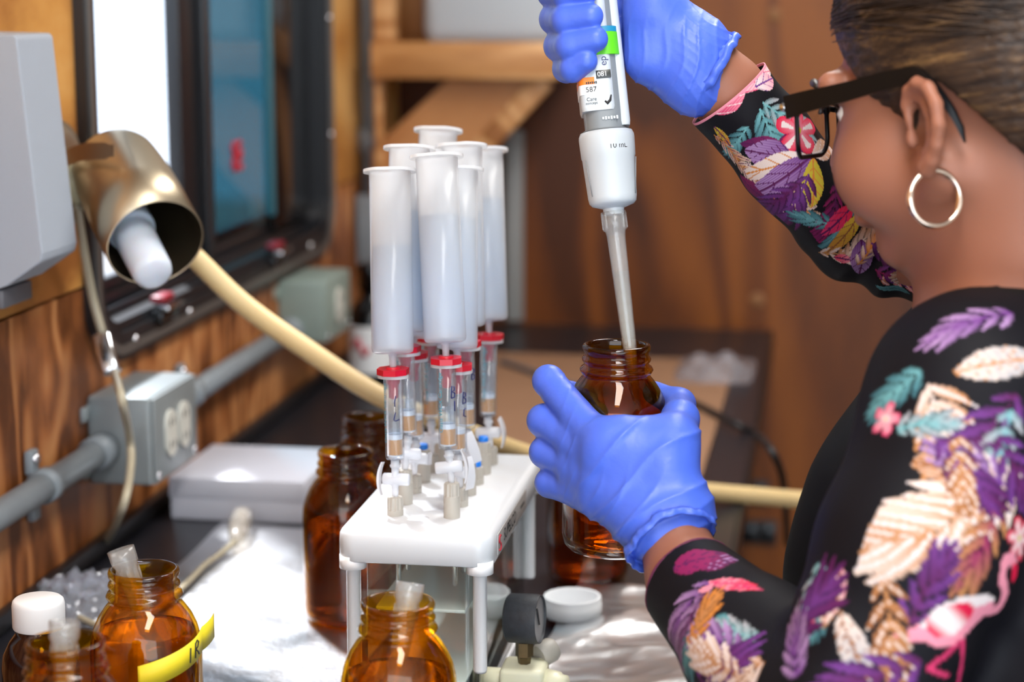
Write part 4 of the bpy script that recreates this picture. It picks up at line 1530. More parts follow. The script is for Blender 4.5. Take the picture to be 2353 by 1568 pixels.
def d_cone(X, a, b_, ra, rb):
    a, b_ = np.array(a, np.float32), np.array(b_, np.float32)
    ba = b_ - a
    L2 = float(ba @ ba) + 1e-12
    px, py, pz = X[0] - a[0], X[1] - a[1], X[2] - a[2]
    t = np.clip((px * ba[0] + py * ba[1] + pz * ba[2]) / L2, 0, 1)
    dx, dy, dz = px - t * ba[0], py - t * ba[1], pz - t * ba[2]
    return np.sqrt(dx * dx + dy * dy + dz * dz) - (ra + (rb - ra) * t)


def d_ell(X, c, M, r):
    """ellipsoid at c with axes the rows of M and radii r"""
    c = np.array(c, np.float32)
    q = [X[i] - c[i] for i in range(3)]
    loc = [M[k][0] * q[0] + M[k][1] * q[1] + M[k][2] * q[2] for k in range(3)]
    k0 = np.sqrt(sum((loc[i] / r[i]) ** 2 for i in range(3)))
    k1 = np.sqrt(sum((loc[i] / r[i] ** 2) ** 2 for i in range(3))) + 1e-6
    return k0 * (k0 - 1) / k1


def add_cone(G, a, b_, ra, rb=None, k=.006, sub=False):
    rb = ra if rb is None else rb
    a, b_ = np.array(a, float), np.array(b_, float)
    m = max(ra, rb) + 3 * k + 3 * G['h'] + .004
    s = _sub(G, np.minimum(a, b_) - m, np.maximum(a, b_) + m)
    if s is None:
        return
    d = d_cone(s[1], a, b_, ra, rb)
    if sub:
        G['F'][s[0]] = -smin(-G['F'][s[0]], d, k)
    else:
        G['F'][s[0]] = smin(G['F'][s[0]], d, k)


def add_chain(G, pts, rad, k=.006):
    for i in range(len(pts) - 1):
        add_cone(G, pts[i], pts[i + 1], rad[i], rad[i + 1], k)


def add_ell(G, c, M, r, k=.006, sub=False):
    m = max(r) + 3 * k + 3 * G['h'] + .004
    c = np.array(c, float)
    s = _sub(G, c - m, c + m)
    if s is None:
        return
    d = d_ell(s[1], c, M, r)
    if sub:
        G['F'][s[0]] = -smin(-G['F'][s[0]], d, k)
    else:
        G['F'][s[0]] = smin(G['F'][s[0]], d, k)


def surface(G, smooth=2):
    """naive surface nets"""
    F, h, lo_ = G['F'], G['h'], G['lo']
    ins = F < 0
    c = np.zeros(tuple(np.array(F.shape) - 1), np.int8)
    for i in (0, 1):
        for j in (0, 1):
            for k in (0, 1):
                c += ins[i:F.shape[0] - 1 + i, j:F.shape[1] - 1 + j, k:F.shape[2] - 1 + k]
    act = (c > 0) & (c < 8)
    idx = np.argwhere(act)
    vid = np.full(act.shape, -1, np.int64)
    vid[act] = np.arange(len(idx))
    acc = np.zeros((len(idx), 3))
    cnt = np.zeros(len(idx))
    cor = [(i, j, k) for i in (0, 1) for j in (0, 1) for k in (0, 1)]
    for a in cor:
        for ax_ in range(3):
            if a[ax_] == 1:
                continue
            b_ = list(a)
            b_[ax_] = 1
            fa = F[idx[:, 0] + a[0], idx[:, 1] + a[1], idx[:, 2] + a[2]]
            fb = F[idx[:, 0] + b_[0], idx[:, 1] + b_[1], idx[:, 2] + b_[2]]
            m = (fa < 0) != (fb < 0)
            t = np.where(m, fa / (fa - fb + 1e-20), 0)
            p = np.tile(np.array(a, float), (len(idx), 1))
            p[:, ax_] = t
            acc[m] += p[m]
            cnt[m] += 1
    V = lo_ + h * (idx + acc / cnt[:, None])
    faces = []
    for ax_ in range(3):
        u, w = (ax_ + 1) % 3, (ax_ + 2) % 3
        sl0 = [slice(None)] * 3
        sl1 = [slice(None)] * 3
        sl0[ax_], sl1[ax_] = slice(0, -1), slice(1, None)
        A, Bb = ins[tuple(sl0)], ins[tuple(sl1)]
        e = np.argwhere(A != Bb)
        ok = (e[:, u] > 0) & (e[:, w] > 0) & (e[:, u] < F.shape[u] - 1) & (e[:, w] < F.shape[w] - 1)
        e = e[ok]
        flip = A[e[:, 0], e[:, 1], e[:, 2]]
        q = []
        for du, dw in ((-1, -1), (0, -1), (0, 0), (-1, 0)):
            z = e.copy()
            z[:, u] += du
            z[:, w] += dw
            q.append(vid[z[:, 0], z[:, 1], z[:, 2]])
        q = np.stack(q, 1)
        q[~flip] = q[~flip][:, ::-1]
        faces.append(q)
    Q = np.concatenate(faces)
    Q = Q[(Q >= 0).all(1)]
    for _ in range(smooth):
        s = np.zeros_like(V)
        n_ = np.zeros(len(V))
        for i in range(4):
            a, b_ = Q[:, i], Q[:, (i + 1) % 4]
            np.add.at(s, a, V[b_])
            np.add.at(s, b_, V[a])
            np.add.at(n_, a, 1)
            np.add.at(n_, b_, 1)
        V = V * .4 + .6 * s / np.maximum(n_, 1)[:, None]
    return V, Q


def normals(V, Q):
    nrm = np.cross(V[Q[:, 2]] - V[Q[:, 0]], V[Q[:, 3]] - V[Q[:, 1]])
    o = np.zeros_like(V)
    for i in range(4):
        np.add.at(o, Q[:, i], nrm)
    return o / (np.linalg.norm(o, axis=1)[:, None] + 1e-12)


def fast_mesh(name, V, Q, mat, colors=None):
    me = bpy.data.meshes.new(name)
    me.vertices.add(len(V))
    me.vertices.foreach_set('co', np.ascontiguousarray(V, np.float32).ravel())
    me.loops.add(Q.size)
    me.loops.foreach_set('vertex_index', np.ascontiguousarray(Q, np.int32).ravel())
    me.polygons.add(len(Q))
    me.polygons.foreach_set('loop_start', np.arange(0, Q.size, 4, dtype=np.int32))
    me.update(calc_edges=True)
    me.validate()
    me.polygons.foreach_set('use_smooth', np.ones(len(me.polygons), bool))
    if colors is not None:
        at = me.color_attributes.new('print', 'FLOAT_COLOR', 'POINT')
        cc_ = np.ones((len(V), 4), np.float32)
        cc_[:, :3] = colors
        at.data.foreach_set('color', cc_.ravel())
    me.materials.append(mat)
    me.update()
    return me


# ------------------------------------------------------------------ person materials
m_glove = principled('blue_nitrile', (76, 108, 218), 0.42, spec=0.45, bump=0.22, bscale=130, Subsurface_Weight=0.08, Subsurface_Radius=(.002, .002, .004))
m_skin = principled('warm_skin', (150, 98, 77), 0.48, spec=0.35, var=0.07, vscale=40, bump=0.06, bscale=900, Subsurface_Weight=0.18, Subsurface_Radius=(.010, .004, .002))


def print_mat():
    m, nt, out = new_mat('printed_jersey')
    at = N(nt, 'ShaderNodeVertexColor')
    at.layer_name = 'print'
    b = N(nt, 'ShaderNodeBsdfPrincipled', Roughness=0.62)
    b.inputs['Specular IOR Level'].default_value = 0.15
    nt.links.new(at.outputs['Color'], b.inputs['Base Color'])
    tc = N(nt, 'ShaderNodeTexCoord')
    no = N(nt, 'ShaderNodeTexNoise', Scale=1500.0, Detail=1.0)
    nt.links.new(tc.outputs['Object'], no.inputs['Vector'])
    bp = N(nt, 'ShaderNodeBump', Strength=0.12, Distance=0.0006)
    nt.links.new(no.outputs['Fac'], bp.inputs['Height'])
    nt.links.new(bp.outputs[0], b.inputs['Normal'])
    nt.links.new(b.outputs[0], out.inputs[0])
    return m


m_print = print_mat()


def hair_mat():
    m, nt, out = new_mat('brown_hair')
    tc = N(nt, 'ShaderNodeTexCoord')
    mp = N(nt, 'ShaderNodeMapping')
    mp.inputs['Scale'].default_value = (5, 60, 60)
    mp.inputs['Rotation'].default_value = (0, radians(-20), 0)
    nt.links.new(tc.outputs['Object'], mp.inputs['Vector'])
    n1 = N(nt, 'ShaderNodeTexNoise', Scale=2.2, Detail=6.0, Roughness=0.7)
    nt.links.new(mp.outputs[0], n1.inputs['Vector'])
    cr = N(nt, 'ShaderNodeValToRGB')
    e = cr.color_ramp.elements
    e[0].position, e[0].color = .40, (*lin((34, 25, 22)), 1)
    e[1].position, e[1].color = .72, (*lin((122, 92, 58)), 1)
    k = cr.color_ramp.elements.new(.55)
    k.color = (*lin((62, 45, 33)), 1)
    nt.links.new(n1.outputs['Fac'], cr.inputs[0])
    b = N(nt, 'ShaderNodeBsdfPrincipled', Roughness=0.45)
    b.inputs['Specular IOR Level'].default_value = 0.35
    nt.links.new(cr.outputs[0], b.inputs['Base Color'])
    bp = N(nt, 'ShaderNodeBump', Strength=0.7, Distance=0.003)
    nt.links.new(n1.outputs['Fac'], bp.inputs['Height'])
    nt.links.new(bp.outputs[0], b.inputs['Normal'])
    nt.links.new(b.outputs[0], out.inputs[0])
    return m


m_hair = hair_mat()
m_frame = principled('black_acetate', (8, 8, 10), 0.35, spec=0.2)
m_lens = clear('spectacle_lens', (.96, .97, .98), 0.0, 1.5, refl=.8)
m_hoop = principled('pale_gold', (236, 214, 196), 0.14, metal=1.0)
m_eyew = principled('eye_white', (225, 220, 214), .2)
m_lash = principled('dark_lash', (30, 20, 18), .5)
m_trouser = principled('dark_trousers', (30, 31, 36), .8, var=.1)
m_shoe = principled('black_shoe', (24, 24, 25), .5)

# ------------------------------------------------------------------ skeleton (from the photograph's pose)
# head frame
_hy, _hp, _hr = radians(51), radians(4), radians(8)      # turned away, nodding, tilted
_f = -sin(_hy) * cos(_hp) * _R - sin(_hp) * _UP + cos(_hy) * cos(_hp) * _FW
_u = _UP - _f * (_UP @ _f)
_u /= np.linalg.norm(_u)
_s = np.cross(_u, _f)
if _s @ _FW > 0:
    _s = -_s
_u, _s = _u * cos(_hr) + _s * sin(_hr), _s * cos(_hr) - _u * sin(_hr)
HO = P(2128, 292, 1.19) - _s * .076
HM = np.stack([_f, _s, _u])           # rows: forward, near side, up


def Hd(f_, s_, u_):
    return HO + f_ * _f + s_ * _s + u_ * _u


SH_N = P(2245, 925, 1.18)
UA_N = P(2105, 1265, 1.155)
EL_N = P(1935, 1690, 1.14)
FA_N = P(1735, 1490, 1.225)
SL_N = P(1584, 1338, 1.29)
WR_N = P(1540, 1215, 1.315)
SH_F = P(2330, 640, 1.43)
EL_F = P(1965, 548, 1.462)
SL_F = P(1672, 212, 1.412)
WR_F = P(1600, 140, 1.404)
NECK = P(2330, 780, 1.28)

person = thing('person', 'person in a dark tropical print shirt, black glasses and blue gloves, pipetting', 'person', (0.18, 1.3, FLOOR))
PB = np.array([0.18, 1.3, FLOOR])


def pchild(name, me, parent=person, origin=PB):
    o = bpy.data.objects.new(name, me)
    COL.objects.link(o)
    o.parent = parent
    return o


# ------------------------------------------------------------------ body: one continuous skin surface (head, neck, trunk, arms)
bpts = [Hd(.14, 0, .13), Hd(-.14, 0, .1), Hd(0, .1, -.1), WR_N, WR_F, SH_F, NECK, EL_N, SH_N, P(2450, 1500, 1.25)]
blo = np.min(bpts, axis=0) - .05
bhi = np.max(bpts, axis=0) + .05
bhi[2] = max(bhi[2], HO[2] + .18)
G = grid_sdf(blo, bhi, .0021)
K = .014
add_ell(G, Hd(-.012, 0, .056), HM, (.094, .075, .082), K)
add_ell(G, Hd(.038, 0, -.006), HM, (.055, .061, .070), K)
for s in (-1, 1):
    add_cone(G, Hd(.002, s * .054, -.026), Hd(.056, s * .018, -.072), .020, .016, .016)
    add_ell(G, Hd(.050, s * .046, -.022), HM, (.032, .022, .033), .014)
    add_cone(G, Hd(.086, s * .010, .036), Hd(.076, s * .048, .036), .010, .009, .010)
    add_ell(G, Hd(.098, s * .033, .016), HM, (.012, .017, .012), .006, True)
add_cone(G, Hd(.056, 0, -.076), Hd(.066, 0, -.072), .018, .015, .012)
add_cone(G, Hd(.090, 0, .020), Hd(.101, 0, -.014), .007, .009, .008)
for s in (-1, 1):
    add_ell(G, Hd(.095, s * .010, -.018), HM, (.010, .007, .007), .005)
add_ell(G, Hd(.086, 0, -.043), HM, (.012, .023, .006), .005)
add_ell(G, Hd(.083, 0, -.053), HM, (.011, .020, .007), .005)
# neck and trunk core
add_cone(G, Hd(-.020, 0, -.030), NECK, .052, .056, .022)
add_cone(G, Hd(-.035, 0, -.010), NECK, .050, .060, .022)
add_cone(G, NECK, SH_N, .05, .045, .02)
add_cone(G, NECK, SH_F, .05, .04, .02)
add_cone(G, NECK, P(2300, 1500, 1.27), .06, .08, .02)
# arms
add_chain(G, [SH_N, UA_N, EL_N, FA_N, SL_N, WR_N], [.045, .045, .038, .034, .0265, .0235], .010)
add_chain(G, [SH_F, EL_F, SL_F, WR_F], [.032, .025, .0265, .0255], .006)
# ears
for s in (-1, 1):
    hel = [(.011, .004), (.013, .018), (.008, .028), (-.003, .032), (-.014, .027), (-.020, .015), (-.020, 0), (-.015, -.014), (-.008, -.024), (-.001, -.030)]
    ES = .84
    hel = [(a * ES, b_ * ES) for a, b_ in hel]
    sp_ = lambda a: .0735 + .020 * max(0, (.014 - a)) / .034
    pts = [Hd(a, s * (sp_(a) + .002), b_) for a, b_ in hel]
    add_chain(G, pts, [.0030, .0036, .0040, .0042, .0044, .0044, .0044, .0044, .0050, .0062], .0022)
    bowl = [(a * ES, b_ * ES) for a, b_ in [(.006, .018), (-.006, .022), (-.013, .010), (-.012, -.004), (-.007, -.016), (-.001, -.024)]]
    add_chain(G, [Hd(a, s * (sp_(a) - .004), b_) for a, b_ in bowl], [.004, .005, .005, .005, .005, .0055], .004)
    anti = [(a * ES, b_ * ES) for a, b_ in [(.002, .020), (-.008, .012), (-.011, 0), (-.008, -.011), (-.001, -.017)]]
    add_chain(G, [Hd(a, s * (sp_(a) + .000), b_) for a, b_ in anti], [.0026, .0030, .0030, .0030, .0028], .002)
    add_ell(G, Hd(.010, s * .0765, -.006), HM, (.0050, .0040, .0065), .003)
    add_ell(G, Hd(.001, s * .0790, -.004), HM, (.0060, .0085, .0095), .002, True)
    add_ell(G, Hd(.000, s * .0800, .010), HM, (.005, .0050, .0055), .002, True)
V, Q = surface(G, 2)
pchild('body', fast_mesh('body', V - PB, Q, m_skin))
del G

# eyes behind the glasses
for s in (-1, 1):
    ey = MB()
    ey.lathe([(0, -.0098), (.0069, -.0069), (.0098, 0), (.0069, .0069), (0, .0098)], 20)
    eo = ey.build('eye', m_eyew, person, mat4=Matrix.Translation(Vector(Hd(.072, s * .033, .016) - PB)))
    ls = MB().tube([Hd(.087, s * (.033 + .015 * cos(a)), .018 + .007 * sin(a)) - Hd(.072, s * .033, .016) for a in np.linspace(.2, 2.9, 8)], .0014, 6)
    ls.build('eyelash', m_lash, eo)
    MB().tube([Hd(.096, s * .016, .034) - PB, Hd(.096, s * .034, .040) - PB, Hd(.084, s * .052, .036) - PB], [.002, .003, .0015], 8).build('eyebrow', m_lash, person)

# ------------------------------------------------------------------ hair
hlo = np.min([Hd(a, b_, c) for a in (-.19, .12) for b_ in (-.1, .1) for c in (-.12, .17)], axis=0)
hhi = np.max([Hd(a, b_, c) for a in (-.19, .12) for b_ in (-.1, .1) for c in (-.12, .17)], axis=0)
G = grid_sdf(hlo, hhi, .0024)
add_ell(G, Hd(-.014, 0, .060), HM, (.100, .0815, .090), .01)
add_ell(G, Hd(-.045, 0, .020), HM, (.085, .074, .085), .02)
add_ell(G, Hd(-.135, 0, .040), HM, (.048, .052, .048), .02)
ax3 = [(G['lo'][i] + G['h'] * np.arange(G['n'][i])).astype(np.float32) for i in range(3)]
X = np.meshgrid(*ax3, indexing='ij')
q = [X[i] - HO[i] for i in range(3)]
lf = sum(_f[i] * q[i] for i in range(3))
lu = sum(_u[i] * q[i] for i in range(3))
lsd = sum(_s[i] * q[i] for i in range(3))
bf = [-.20, -.13, -.095, -.030, -.012, .006, .012, .020, .027, .034, .049, .078, .12]
bu = [-.13, -.100, -.080, .006, .026, .028, .008, -.018, -.012, .010, .030, .072, .11]
cut = (np.interp(lf, bf, bu).astype(np.float32) - lu) * .62
strand = .0012 * np.sin(lu * 900 + lf * 120 + 3 * np.sin(lf * 40)) * np.sin(lsd * 500 + lf * 60)
G['F'] = np.maximum(G['F'] + strand.astype(np.float32), cut)
V, Q = surface(G, 1)
del X, q, lf, lu, lsd, cut, strand
HMAT = Matrix((tuple(_f) + (0,), tuple(_s) + (0,), tuple(_u) + (0,), (0, 0, 0, 1))).transposed()
HMAT.translation = Vector(HO - PB)
Vl = (V - HO) @ HM.T
hro = pchild('hair', fast_mesh('hair', Vl, Q, m_hair))
hro.matrix_local = HMAT
stn = MB()
rg = np.random.default_rng(4)
for i in range(420):
    # strands combed back over the crown and side
    b0 = rg.uniform(.15, 1.45)
    side = 1 if rg.random() < .8 else -1
    pts = []
    lift = rg.uniform(1.0, 1.035)
    a_start = rg.uniform(-.95, .3)
    for t in np.linspace(0, 1, 7):
        fa_ = .98 - 2.0 * t
        ff = -.014 + .100 * lift * np.clip(fa_ + a_start * .25, -1.1, .95)
        cs_ = math.sqrt(max(.02, 1 - min(.98, ((ff + .014) / .103) ** 2)))
        el = b0 + .12 * sin(3 * t + i) - .18 * t
        pts.append((ff, side * .083 * lift * cs_ * cos(el), .060 + .092 * lift * cs_ * sin(el) - .012 * t))
    ok = all(p_[2] > np.interp(p_[0], bf, bu) - .002 for p_ in pts)
    if ok:
        stn.tube(spline(pts, 3), [.0003] + [.00055] * (len(spline(pts, 3)) - 2) + [.0003], 4, False)
if stn.v:
    stn.build('loose_strands', m_hair, hro)['kind'] = 'stuff'

# ------------------------------------------------------------------ glasses
gl_ = tag(empty('eyeglasses'), 'black rectangular glasses')
gl_.parent = person
gl_.matrix_local = HMAT


def rim_pts(s, n=40):
    o = []
    for x, y in round_rect(.050, .038, .012, 9):
        wrapf = -.006 * (x * s > 0) * (abs(x) / .025) ** 2
        o.append((.105 + wrapf - (y - .0) * .10, s * .033 + x, .012 + y))
    return o


for s in (-1, 1):
    rp = rim_pts(s)
    rr_ = [.0016 + .0012 * (p_[2] > .020) for p_ in rp]
    MB().tube(rp + rp[:2], rr_ + rr_[:2], 8, False).build('rim', m_frame, gl_)
    n_ = len(rp)
    MB().add([(p_[0], p_[1], p_[2]) for p_ in rp] + [(p_[0] + .0012, p_[1], p_[2]) for p_ in rp], [tuple(range(n_)), tuple(range(2 * n_ - 1, n_ - 1, -1))]).build('lens', m_lens, gl_, smooth=False)
    tp_ = [(.100, s * .067, .026), (.080, s * .0735, .0275), (.050, s * .0785, .029), (.014, s * .0810, .032), (-.004, s * .0815, .030), (-.018, s * .079, .010), (-.024, s * .076, -.008)]
    v, f = [], []
    sp2 = spline(tp_, 6)
    for i, p_ in enumerate(sp2):
        t = i / (len(sp2) - 1)
        hh_ = .0074 * (1 - .35 * min(1, t * 1.6))
        w_ = .0017
        for du, dw in ((-hh_, -w_), (hh_, -w_), (hh_, w_), (-hh_, w_)):
            v.append((p_[0], p_[1] + dw, p_[2] + du))
    for i in range(len(sp2) - 1):
        for k in range(4):
            f.append((4 * i + k, 4 * i + (k + 1) % 4, 4 * i + 4 + (k + 1) % 4, 4 * i + 4 + k))
    f += [(3, 2, 1, 0), tuple(4 * (len(sp2) - 1) + k for k in range(4))]
    MB().add(v, f).build('temple_arm', m_frame, gl_, auto=40)
    MB().tube([(.105, s * .058, .026), (.102, s * .0665, .0265)], .0030, 8).build('hinge', m_chrome, gl_)
MB().tube([(.107, -.009, .022), (.110, 0, .024), (.107, .009, .022)], .002, 8).build('bridge', m_frame, gl_)

# hoop earrings
for s in (-1, 1):
    ec = Hd(-.002, s * .080, -.027 - .0165)
    hx, hz = _R * .96 + _FW * .28, _UP
    pts = [ec - PB + .0168 * (hx * cos(a) + hz * sin(a)) for a in np.linspace(pi / 2 - .0, pi / 2 + 2 * pi, 49)]
    MB().tube(pts, [.0020 + .0003 * sin(9 * i / 48 * pi) for i in range(49)], 10, False).build('hoop_earring', m_hoop, person)

# ------------------------------------------------------------------ gloves


def wrinkle(V, Nn, fn):
    return V + Nn * fn[:, None]


def project(V):
    d = V - _C
    z = d @ _FW
    return CX + FPX * (d @ _R) / z, CY - FPX * (d @ _UP) / z


# left hand round the held bottle
DB = 1.385
BXp = 1419.0


def LB(y, phi, R):
    """point round the bottle axis: phi from the near side towards the left, frame row y"""
    a = radians(phi)
    d_ = DB - R * cos(a)
    base = P(BXp, y, DB)
    return base - _R * (R * sin(a)) - _H * (R * cos(a))


hl = [P(1240, 800, 1.36), P(1240, 1320, 1.36), P(1640, 1320, 1.28), P(1640, 800, 1.47), P(1240, 820, 1.47)]
G = grid_sdf(np.min(hl, axis=0) - .02, np.max(hl, axis=0) + .02, .00125)
kf = .0045
idx_ = [LB(985, 14, .055), LB(868, 76, .0505), LB(915, 118, .0500), LB(940, 155, .0480)]
mid_ = [LB(1020, 14, .055), LB(958, 76, .0540), LB(972, 125, .0500), LB(980, 165, .0490)]
rin_ = [LB(1064, 15, .054), LB(1030, 76, .0530), LB(1040, 125, .0490), LB(1046, 165, .0480)]
pin_ = [LB(1104, 18, .052), LB(1100, 75, .0500), LB(1106, 122, .0470), LB(1110, 158, .0465)]
W1, W2 = P(1500, 1205, 1.312), P(1562, 1175, 1.314)
add_cone(G, W1, W2, .021, .021, .012)
for ch, w, rw in ((idx_, W2, .020), (mid_, (W1 + W2) / 2, .021), (rin_, W1, .020), (pin_, W1 * .9 + W2 * .1, .017)):
    add_cone(G, w, ch[0], rw, .0128, .014)
for q_, tt in ((0.0, .0128), (.28, .0122), (.5, .0105)):
    ks = [c_[0] * (1 - q_) + c_[1] * q_ for c_ in (idx_, mid_, rin_, pin_)]
    for a_, b_ in zip(ks[:-1], ks[1:]):
        add_cone(G, a_, b_, tt, tt * .96, .007)
for ch, r in ((idx_, (.0126, .0112, .0102, .0085)), (mid_, (.0124, .0116, .0102, .0085)), (rin_, (.0118, .0110, .0098, .0080)), (pin_, (.0110, .0102, .0090, .0075))):
    add_chain(G, ch, r, .0025)
# thumb and the web to the index
TH = [P(1545, 1110, 1.318), P(1552, 1020, 1.326), P(1563, 962, 1.352), LB(938, -105, .046), LB(925, -140, .044)]
add_chain(G, TH, (.0195, .0150, .0118, .0105, .0085), .008)
add_cone(G, P(1540, 1000, 1.330), P(1440, 995, 1.328), .0120, .0115, .014)
add_cone(G, P(1520, 1060, 1.320), P(1400, 1020, 1.328), .018, .014, .014)
V, Q = surface(G, 2)
del G
# stretched creases running from the little-finger edge up to the thumb
px, py = project(V)
Nn = normals(V, Q)
t1 = (px - 1290) * .60 + (py - 1120) * .80
warp = 14 * np.sin(px / 47.0 + 1.2) + 9 * np.sin(py / 38.0)
ridge = lambda x: (1 - np.abs(np.sin(x))) ** 3
msk = np.clip((px - 1300) / 60, 0, 1) * np.clip((py - 940) / 60, 0, 1)
wr = .0017 * ridge((t1 + warp) / 27.0) * msk + .0010 * ridge((t1 * .6 + warp * 1.4 + .3 * px) / 19.0) * msk * np.clip((py - 1050) / 90, 0, 1)
kn = np.clip(1 - np.abs(px - 1305) / 30, 0, 1)
wr += .0005 * ridge((px + .4 * py) / 9.0) * kn
V = V + Nn * wr[:, None]
gvl = pchild('glove', fast_mesh('glove', V - PB, Q, m_glove))
gvl['label'] = 'blue nitrile glove on the hand holding the bottle'


def cuff(path_c, axis, up_hint, ra, rb, flare, folds, seed, name='cuff'):
    """rolled wrinkled glove cuff: loft of rings along axis"""
    a = np.array(axis, float)
    a /= np.linalg.norm(a)
    u = np.array(up_hint, float)
    u -= a * (u @ a)
    u /= np.linalg.norm(u)
    w = np.cross(a, u)
    rg = np.random.default_rng(seed)
    prof = [(-.022, .84), (-.012, .97), (-.004, 1.03), (.004, 1.05), (.010, 1.10), (.013, 1.17), (.0125, 1.22), (.009, 1.23), (.006, 1.19), (.0075, 1.12), (.0085, 1.04), (.006, .98)]
    n = 140
    v, f = [], []
    ph = rg.uniform(0, 6.28, 8)
    for i, (z, s) in enumerate(prof):
        for k in range(n):
            t = 2 * pi * k / n
            fl = folds * (.55 * sin(5 * t + ph[0]) + .5 * sin(9 * t + ph[1] + z * 120) + .35 * sin(17 * t + ph[2] + z * 300) + .25 * sin(29 * t + ph[3]))
            amp = np.clip((z + .020) / .03, 0, 1)
            zz = z + amp * flare * (sin(t + ph[4]) * .5 + .35 * sin(3 * t + ph[5]) + .15 * sin(11 * t + ph[6]))
            r_ = s * (1 + 0.0)
            v.append(np.array(path_c) + a * zz + u * (ra * r_ + fl * amp) * cos(t) + w * (rb * r_ + fl * amp) * sin(t))
    for i in range(len(prof) - 1):
        for k in range(n):
            k2 = (k + 1) % n
            f.append((i * n + k, i * n + k2, (i + 1) * n + k2, (i + 1) * n + k))
    return MB().add([q_ - PB for q_ in v], f)


axL = SL_N - (W1 + W2) / 2
cfo = cuff(P(1530, 1218, 1.308), P(1577, 1322, 1.285) - P(1527, 1205, 1.312), _R, .0262, .0245, .0045, .0010, 21)
cfo.build('cuff', m_glove, gvl)

# right hand round the pipette
PXc = lambda y: 1362 + 30 * y / 300.0


def RB(y, phi, R):
    a = radians(phi)
    base = P(PXc(y), y, 1.397)
    return base - _R * (R * sin(a)) - _H * (R * cos(a))


hl = [P(1235, -140, 1.36), P(1700, 260, 1.36), P(1235, 260, 1.46), P(1700, -140, 1.46)]
G = grid_sdf(np.min(hl, axis=0) - .03, np.max(hl, axis=0) + .03, .0013)
fin = [
    ([RB(-45, 215, .030), RB(-22, 150, .030), RB(-16, 95, .0285), RB(-14, 45, .0278), RB(-20, 10, .0265)], (.012, .0112, .0106, .0100, .0088)),
    ([RB(15, 215, .030), RB(34, 150, .0305), RB(44, 95, .0285), RB(45, 48, .0285), RB(36, 8, .0270)], (.0122, .0114, .0110, .0106, .0092)),
    ([RB(70, 215, .030), RB(94, 150, .0300), RB(106, 92, .0272), RB(104, 46, .0280), RB(88, 4, .0266)], (.0120, .0112, .0110, .0106, .0090)),
    ([RB(120, 215, .028), RB(144, 150, .0275), RB(158, 90, .0236), RB(156, 50, .0256), RB(138, 22, .0256)], (.0105, .0100, .0100, .0096, .0080)),
]
WRc = P(1598, 142, 1.403)
# palm first, then the fingers with tight joins
for (ch, r), wy in zip(fin, (-30, 0, 30, 55)):
    add_cone(G, ch[0] + _R * .012 + _H * .006, WRc + _UP * (-wy / 3200.) * 1.0, .0125, .022, .012)
add_cone(G, P(1500, 128, 1.398), P(1575, 150, 1.402), .0165, .0240, .012)
add_cone(G, P(1502, 30, 1.394), P(1590, 110, 1.402), .0190, .0250, .012)
add_cone(G, P(1486, 140, 1.400), P(1486, -30, 1.396), .0145, .0150, .012)
add_chain(G, [P(1510, 10, 1.394), P(1475, -70, 1.384), P(1440, -130, 1.385)], (.0170, .0125, .0105), .010)
for ch, r in fin:
    add_chain(G, ch, r, .0022)
V, Q = surface(G, 2)
del G
px, py = project(V)
Nn = normals(V, Q)
msk = np.clip((px - 1425) / 30, 0, 1)
wv = 10 * np.sin(py / 31.0) + 6 * np.sin(px / 23.0)
wr = .0010 * ridge((px + .25 * py + wv) / 13.0) * msk * np.clip((py - 20) / 60, .15, 1)
wr += .0005 * ridge((px * .7 - py + wv) / 9.0) * np.clip((px - 1540) / 40, 0, 1)
V = V + Nn * wr[:, None]
gvr = pchild('glove', fast_mesh('glove', V - PB, Q, m_glove))
gvr['label'] = 'blue nitrile glove on the hand gripping the pipette'
cfo = cuff(P(1596, 138, 1.404), SL_F - P(1570, 110, 1.402), _R, .0280, .0270, .0050, .0012, 8)
cfo.build('cuff', m_glove, gvr)

# ------------------------------------------------------------------ shirt
BLACK = np.array(lin((14, 13, 19)))
COLS = {k: np.array(lin(v)) * .80 for k, v in dict(
    purple=(112, 58, 136), plum=(92, 30, 84), mag=(142, 34, 92), tan=(192, 132, 84), cream=(232, 210, 198), teal=(116, 178, 184), dteal=(70, 120, 132),
    red=(226, 30, 74), pink=(240, 150, 170), white=(240, 226, 226), yellow=(206, 186, 60), orange=(214, 134, 60), lav=(178, 140, 190), hot=(216, 60, 110), brown=(150, 96, 60), grey=(170, 170, 176)).items()}


def lerp(a, b_, t):
    t = np.clip(t, 0, 1)[:, None]
    return a * (1 - t) + b_ * t


FS = [1.0, 1.0]


